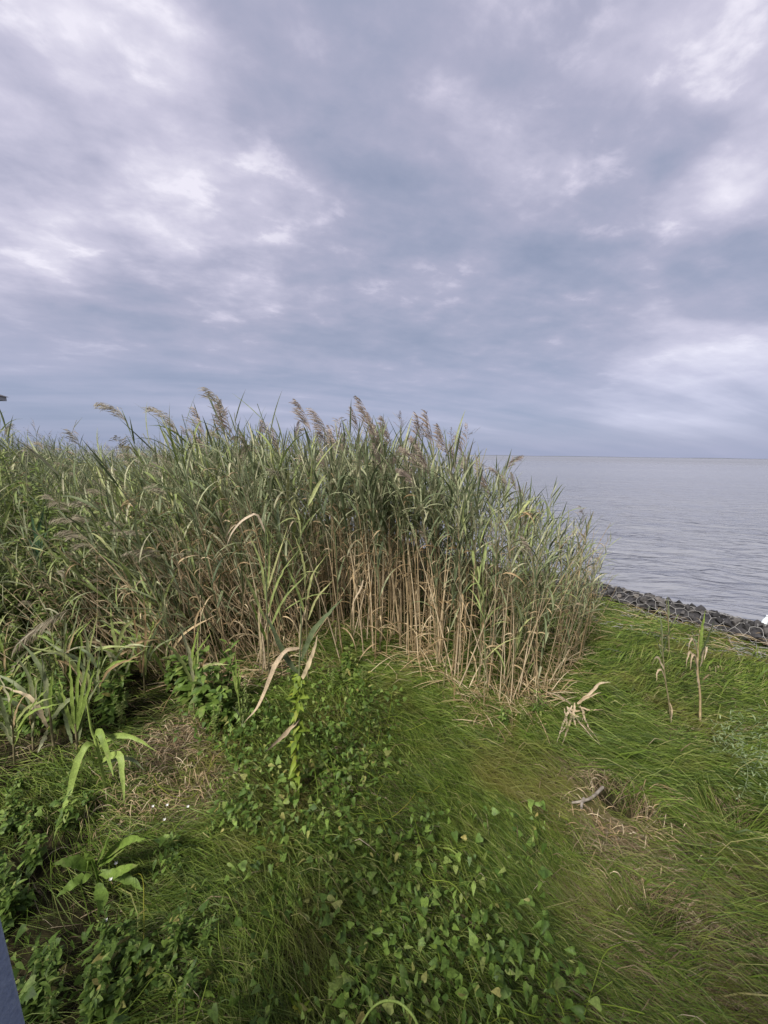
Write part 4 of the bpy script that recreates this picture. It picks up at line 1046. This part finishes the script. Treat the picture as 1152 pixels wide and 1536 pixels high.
# ------------------------------------------------------------------ leafy weeds of the left thicket
def weed_proto(seed, H, nleaf, lsize, lance=True, mat=None):
    r = random.Random(seed); stems = []; leaves = []
    nb = r.randint(3, 5)
    for b in range(nb):
        a = r.uniform(0, 6.28); sp = r.uniform(.05, .22)*H; hh = H*r.uniform(.7, 1.05)
        pts = [np.array([math.cos(a)*sp*t**1.5, math.sin(a)*sp*t**1.5, hh*t]) for t in np.linspace(0, 1, 6)]
        V, Q = tube(pts, np.linspace(.004, .0015, 6), 4); stems.append((V, Q, 0))
        for i in range(nleaf//nb):
            t = r.uniform(.12, 1.0)**.8; p = Vector((math.cos(a)*sp*t**1.5, math.sin(a)*sp*t**1.5, hh*t))
            L = lsize*r.uniform(.6, 1.2)*(1.15 - .5*t)
            v, q = lance_leaf(1, r.uniform(.28, .42) if lance else .6, r.uniform(0, .4), r.uniform(.1, .7))
            M = Matrix.Translation(p) @ leaf_orient(r.uniform(0, 6.28), r.uniform(-.7, .5), r.uniform(-.4, .4)) @ Matrix.Scale(L, 4)
            leaves.append((xf(v, M), q, 0))
    sv_, sq, _ = merge(stems); lv, lq, _ = merge(leaves)
    return mesh_np('stem', sv_, sq, M_STEMG), mesh_np('foliage', lv, lq, mat or M_WEED)
WEEDS = [weed_proto(k, 1.0, 190, .078) for k in range(5)]
LOW_WEEDS = [weed_proto(30 + k, 1.0, 64, .22, lance=(k % 2 == 0), mat=M_VINE) for k in range(4)]
def weed(x, y, h, label, group, low=False, lean=(0, 0)):
    st, fo = random.choice(LOW_WEEDS if low else WEEDS)
    root = bpy.data.objects.new('weed_plant', None); COL.objects.link(root); root.empty_display_size = .05
    root.matrix_world = frame_matrix((x, y, float(gz(x, y)) - .01), (lean[0], lean[1], 1), (math.cos(random.uniform(0, 6)), math.sin(random.uniform(0, 6)), 0), h)
    root['label'] = label; root['category'] = 'weed'; root['group'] = group
    for nm, me in (('stem', st), ('foliage', fo)):
        o = bpy.data.objects.new(nm, me); COL.objects.link(o); o.parent = root
cnt = 0
while cnt < 80:
    px = random.uniform(-120, 285); py = random.uniform(835, 1085)
    g = G(px, py)
    if px > 140 and 985 < py: continue
    if py > 1010 and random.random() < .5: continue
    d = math.hypot(g.x, g.y); h = random.uniform(.6, 1.05)*(0.75 + 0.75*float(sstep(2.0, 4.8, d)))*(1 - .5*float(sstep(960, 1090, py)))
    weed(g.x, g.y, h, '%s leafy weed %s the thicket left of the reed bed' % ('knee high' if h < .55 else 'waist high' if h < .95 else 'chest high', 'at the outer edge of' if px < 20 else 'at the front of' if py > 985 else 'in the middle of' if py > 910 else 'at the back of'), 'weeds of the left thicket', lean=(random.gauss(-.1, .12), random.gauss(-.1, .1))); cnt += 1
for (px, py, h) in ((312, 1085, .45), (335, 1095, .42), (300, 1065, .5), (345, 1065, .5), (375, 1085, .34), (325, 1120, .32), (360, 1110, .3), (285, 1060, .45), (500, 1040, .30), (520, 1010, .26), (545, 1035, .22), (780, 1095, .22), (755, 1100, .2), (805, 1085, .24)):
    g = G(px, py)
    weed(g.x, g.y, h, 'low green weed at the %s front foot of the reed bed' % ('left' if px < 380 else 'middle' if px < 600 else 'right'), 'low weeds at the foot of the reeds', low=random.random() < .5)
wr = random.Random(91)
for k in range(34):
    px, py = wr.uniform(-20, 300), wr.uniform(1015, 1120)
    if 200 < px and py > 1060: px -= 180
    g = G(px, py)
    weed(g.x, g.y, wr.uniform(.22, .42), '%s leafy weed among the pale shoots at the near left' % ('tall' if wr.random() < .5 else 'low'), 'weeds among the near left shoots', low=wr.random() < .6)
for k in range(40):
    px, py = wr.uniform(-15, 330), wr.uniform(1180, 1545)
    if 55 < px < 240 and 1190 < py < 1390: px = wr.uniform(-15, 50)
    if 200 < px and py < 1280: px -= 190
    g = G(px, py)
    weed(g.x, g.y, wr.uniform(.12, .22), 'small leafy weed on the shaded ground %s' % ('by the post' if px < 110 else 'between the post and the creeping vine'), 'small weeds near the post', low=True)

# broad leaved plant in the near left corner
r = root_at('broadleaf_plant', 140, 1330, 'plant with large pointed oval leaves in the near corner by the post', 'plant'); Y = r.location.y
px_tube('stem', [(150, 1340), (145, 1310), (138, 1290)], .006, .004, M_BROAD, r, Y, .05)
PF = ((0, .12), (.2, .8), (.45, 1), (.75, .65), (1, .04))
for pts, w_ in (([(136, 1306), (110, 1292), (80, 1296)], .055), ([(138, 1312), (110, 1326), (84, 1347)], .055), ([(142, 1300), (128, 1275), (114, 1262)], .05), ([(145, 1296), (160, 1268), (166, 1240)], .055),
               ([(148, 1300), (175, 1278), (196, 1262)], .05), ([(148, 1312), (180, 1308), (208, 1296)], .05), ([(146, 1325), (152, 1350), (146, 1376)], .06), ([(140, 1302), (134, 1292), (130, 1310)], .04), ([(150, 1305), (190, 1318), (215, 1335)], .045), ([(150, 1292), (190, 1262), (218, 1258)], .045)):
    px_leaf('leaf', pts, w_, M_BROAD, r, Y, random.uniform(.02, .10), prof=PF, fold=.2, hint=np.array([random.uniform(-.2, .2), -.45, .9]))
r = root_at('broadleaf_plant', 460, 1525, 'small plant with narrow yellow green leaves at the lower photo edge', 'plant'); Y = r.location.y
for tip in ((430, 1490), (445, 1480), (452, 1488), (466, 1500), (438, 1510), (470, 1515)):
    px_leaf('leaf', [(455, 1525), ((455 + tip[0])/2 - 2, (1525 + tip[1])/2 - 5), tip], .014, M_TWINE, r, Y, .03, prof=PF)
px_tube('stem', [(460, 1540), (457, 1530), (455, 1522)], .004, .003, M_TWINE, r, Y)
r = root_at('bent_grass_stem', 630, 1560, 'yellow green stem arched over at the lower photo edge', 'grass'); Y = r.location.y + .04
px_tube('stem', [(632, 1560), (622, 1528), (600, 1505), (575, 1502), (555, 1516), (536, 1548)], .0042, .0026, M_YELLOWG, r, Y, .08, n=24, lift=.24)
px_leaf('leaf', [(632, 1556), (640, 1540), (655, 1530)], .006, M_YELLOWG, r, Y, .03)

# pale wispy plants on the right of the meadow
for k, (px, py, top) in enumerate(((1095, 1150, 1065), (1128, 1180, 1068), (1080, 1140, 1085), (1146, 1215, 1110), (1110, 1200, 1120))):
    g = G(px, py); labs = ['pale silvery wispy weed near the right photo edge of the meadow'] * 5
    root = link('wispy_weed', None, label=labs[k], category='weed', group='silvery weeds on the right of the meadow'); root.location = g
    h = (W(px, top, g.y) - g).length
    p = [np.array([random.gauss(0, .01)*i, 0, h*i/5]) for i in range(6)]
    V, Q = tube(p, np.linspace(.003, .001, 6), 4); link('stem', mesh_np('stem', V, Q, M_SILVER), root)
    parts = []
    for i in range(70):
        t = random.uniform(.1, 1); v, q = lance_leaf(random.uniform(.014, .034), .006, .2, .4)
        parts.append((xf(v, Matrix.Translation((random.gauss(0, .03), random.gauss(0, .03), h*t)) @ leaf_orient(random.uniform(0, 6.28), random.uniform(-1, .2), 0)), q, 0))
    v, q, _ = merge(parts); link('foliage', mesh_np('foliage', v, q, M_SILVER), root)

# burrow in the thatch: bleached stick, hanging straw round the rim
g = G(930, 1190)
st = link('bleached_stick', None, label='short bleached stick lying at the rim of the dark burrow', category='stick'); st.location = G(885, 1200)
px_tube('stick_body', [(858, 1204), (872, 1202), (888, 1196), (904, 1181)], .005, .008, M_WOOD, st, st.location.y + .02, 0.0, n=12, sides=7, lift=.085)
px_tube('knot', [(872, 1212), (873, 1204), (876, 1198)], .006, .008, M_WOOD, st, st.location.y + .01, 0.0, n=6, lift=.085)
hx, hy, hr, hd = HOLES[0]
parts_c, parts_w = [], []
gg = np.random.default_rng(8)
for k in range(230):
    a = gg.uniform(0, 6.28); r0 = hr*gg.uniform(1.02, 1.6); x0 = hx + math.cos(a)*r0; y0 = hy + math.sin(a)*r0
    z0 = float(gz(x0, y0)); L = gg.uniform(.06, .16); inward = gg.uniform(-.6, .6)
    d = np.array([-math.cos(a)*inward + gg.normal(0, .4), -math.sin(a)*inward + gg.normal(0, .4), gg.uniform(.1, .7)]); s = np.linspace(0, 1, 5)[:, None]
    parts_c.append(np.array([x0, y0, z0]) + d*L*s + np.array([0, 0, -.9*L])*s*s); parts_w.append(np.array([.8, 1, .9, .6, .2])*gg.uniform(.002, .005))
V, Q = strips(np.array(parts_c), np.array(parts_w), np.array([0, -.5, .85]))
bu = link('burrow_straw', mesh_np('burrow_straw', V, Q, M_THATCH), kind='stuff', label='tan straw hanging round the rim of the dark burrow', category='straw')

# tiny white blossoms in the grass
for k, (px, py) in enumerate(((232, 1242), (253, 1239), (284, 1242), (249, 1262), (178, 1332), (170, 1357), (163, 1423))):
    g = G(px, py); root = link('white_blossom', None, label='tiny white blossom in the dark grass left of the vine carpet', category='flower', group='white blossoms in the grass'); root.location = g
    V, Q = tube([(0, 0, 0), (.004, 0, .05), (0, 0, .11)], .0012, 4); link('stem', mesh_np('stem', V, Q, M_TWINE), root)
    parts = []
    for i in range(5):
        v, q = lance_leaf(.010, .007, .2, -.3); parts.append((xf(v, Matrix.Translation((0, 0, .11)) @ leaf_orient(i*1.257, -.3, 0)), q, 0))
    v, q, _ = merge(parts); link('petals', mesh_np('petals', v, q, M_WHITE), root)

# ------------------------------------------------------------------ post, roof corner, bottle, bird
def box_geo(x0, x1, y0, y1, z0, z1):
    V = np.array([(x, y, z) for z in (z0, z1) for y in (y0, y1) for x in (x0, x1)], float)
    return V, np.array([(0, 2, 3, 1), (4, 5, 7, 6), (0, 1, 5, 4), (2, 6, 7, 3), (0, 4, 6, 2), (1, 3, 7, 5)])
def bevel_obj(o, w):
    b = o.modifiers.new('bevel', 'BEVEL'); b.width = w; b.segments = 2
pp = W(37, 1536, 0.55); pq = W(0, 1380, 0.55)
post = link('deck_post', None, label='grey blue painted post cut off by the lower photo corner', category='post')
axis = (pq - pp).normalized(); z0 = float(gz(pp.x, .55))
foot = pp + axis*((z0 - pp.z)/axis.z)
post.matrix_world = frame_matrix(foot, axis, (1, 0, 0), 1)
ob = link('shaft', mesh_np('shaft', *box_geo(-.11, .005, -.13, 0, -.1, 1.72), M_POST, smooth=False), post); bevel_obj(ob, .006)
ob = link('cap', mesh_np('cap', *box_geo(-.13, .04, -.15, .02, 1.72, 1.75), M_POST, smooth=False), post); bevel_obj(ob, .006)

def unseen_deck_and_house():
    # unseen platform and building added behind the camera to shade the nearest ground
    dk = link('unseen_deck', None, label='unseen grey blue plank platform added under the camera for shade', category='unseen_deck'); dk.location = (0, -0.6, 0)
    for k in range(9):
        ob = link('plank', mesh_np('plank', *box_geo(-3.2, 3.0, -.98 + k*.225, -.98 + k*.225 + .215, .19, .23), M_POST, smooth=False), dk); bevel_obj(ob, .004)
    for xx in (-3.0, -1.0, 1.0, 2.8):
        link('joist', mesh_np('joist', *box_geo(xx - .03, xx + .03, -1.0, 1.02, -.1, .185), M_POST, smooth=False), dk)
    hs = link('unseen_house', None, label='unseen pale walled building added behind the camera to shade the near ground', category='building'); hs.location = (0, -1.7, 0)
    link('wall', mesh_np('wall', *box_geo(-6, 5, -3.0, 0.0, -.2, 3.1), M_WALL, smooth=False), hs)
    link('roof', mesh_np('roof', [(-6.3, .3, 3.07), (5.3, .3, 3.07), (5.3, -1.5, 3.9), (-6.3, -1.5, 3.9), (-6.3, -3.3, 3.07), (5.3, -3.3, 3.07)], [(0, 1, 2, 3), (3, 2, 5, 4)], M_ROOF, smooth=False), hs)
unseen_deck_and_house()
def shelter():
    d = 13.0
    tip = W(14, 596, d); root = link('shelter', None, label='dark eave corner of a low roof beyond the far reeds', category='building')
    root.location = (tip.x - 2.5, d - 1.6, float(gz(tip.x - 2.5, d - 1.6))); o = Vector(root.location); t = tip - o
    e = 0.16
    x1, y0, zt = t.x, t.y, t.z
    y1 = y0; y0 = y1 - 3.2; x0 = x1 - 5.0; xm, ym = (x0 + x1)/2, (y0 + y1)/2
    V = [(x0, y0, zt), (x1, y0, zt), (x1, y1, zt), (x0, y1, zt), (xm - .8, ym, zt + .75), (xm + .8, ym, zt + .75)]
    rf = link('roof', mesh_np('roof', V, [(0, 1, 5, 4), (2, 3, 4, 5)], M_ROOF, smooth=False, tris=[(1, 2, 5), (3, 0, 4)]), root)
    ob = link('fascia', mesh_np('fascia', *box_geo(x0 + .05, x1 - .05, y0 + .05, y1 - .05, zt - .13, zt - .01), M_TRIM, smooth=False), rf)
    ob = link('soffit', mesh_np('soffit', *box_geo(x0 + .35, x1 - .35, y0 + .3, y1 - .3, zt - .28, zt - .135), M_ROOF, smooth=False), rf)
    for (px, py) in ((x0 + .5, y0 + .5), (x1 - .6, y0 + .5), (x1 - .6, y1 - .5), (x0 + .5, y1 - .5)):
        link('post', mesh_np('post', *box_geo(px - .08, px + .08, py - .08, py + .08, -.3, zt - .28), M_WALL, smooth=False), root)
    link('wall', mesh_np('wall', *box_geo(x0 + .7, x1 - .9, y0 + .8, y1 - .8, -.3, zt - .285), M_WALL, smooth=False), root)
shelter()

bt = link('bottle', None, label='white plastic bottle leaning on the stones at the photo edge', category='bottle'); b = G(1141, 950); bt.location = b + Vector((0, 0, .05))
prof = [(0, .0), (.030, .002), (.032, .02), (.032, .11), (.028, .13), (.014, .155), (.013, .175), (0, .176)]
a = np.arange(12)/12*2*math.pi
V = np.concatenate([np.stack([r_*np.cos(a), r_*np.sin(a), 0*a + z_], -1) for r_, z_ in prof])
Q = [(k*12 + i, k*12 + (i + 1) % 12, (k + 1)*12 + (i + 1) % 12, (k + 1)*12 + i) for k in range(len(prof) - 1) for i in range(12)]
M = Matrix.Translation((0, 0, .0)) @ Matrix.Rotation(R(16), 4, 'Y') @ Matrix.Scale(.8, 4)
bb = link('bottle_body', mesh_np('bottle_body', V, Q, M_BOTTLE), bt, M)
V2 = np.concatenate([np.stack([r_*np.cos(a), r_*np.sin(a), 0*a + z_], -1) for r_, z_ in ((0, .178), (.016, .178), (.016, .198), (0, .199))])
link('bottle_cap', mesh_np('bottle_cap', V2, [q for q in Q if max(q) < 48], M_BOTTLE), bb)

bd = link('bird', None, label='tiny dark bird flying above the far plumes', category='bird'); bd.location = W(626, 642, 60.0)
body = catmull([(-.32, 0, 0), (-.1, 0, .01), (.1, 0, .02), (.3, 0, .02)], 8); V, Q = tube(body, [.01, .05, .08, .09, .08, .06, .05, .01], 8)
parts = [(V, Q, 0)]
for sg in (1, -1):
    C = catmull([(.05, sg*.05, .03), (.1, sg*.3, .18), (-.02, sg*.62, .10)], 6); v, q = folded(C, np.array([.16, .17, .16, .13, .08, .02]), (0, 0, 1), .05); parts.append((v, q, 0))
v, q, _ = merge(parts); link('body', mesh_np('body', v, q, M_BIRD), bd, Matrix.Rotation(R(35), 4, 'Z'))
print('individual reeds', N_REEDS, 'objects', len(bpy.data.objects))
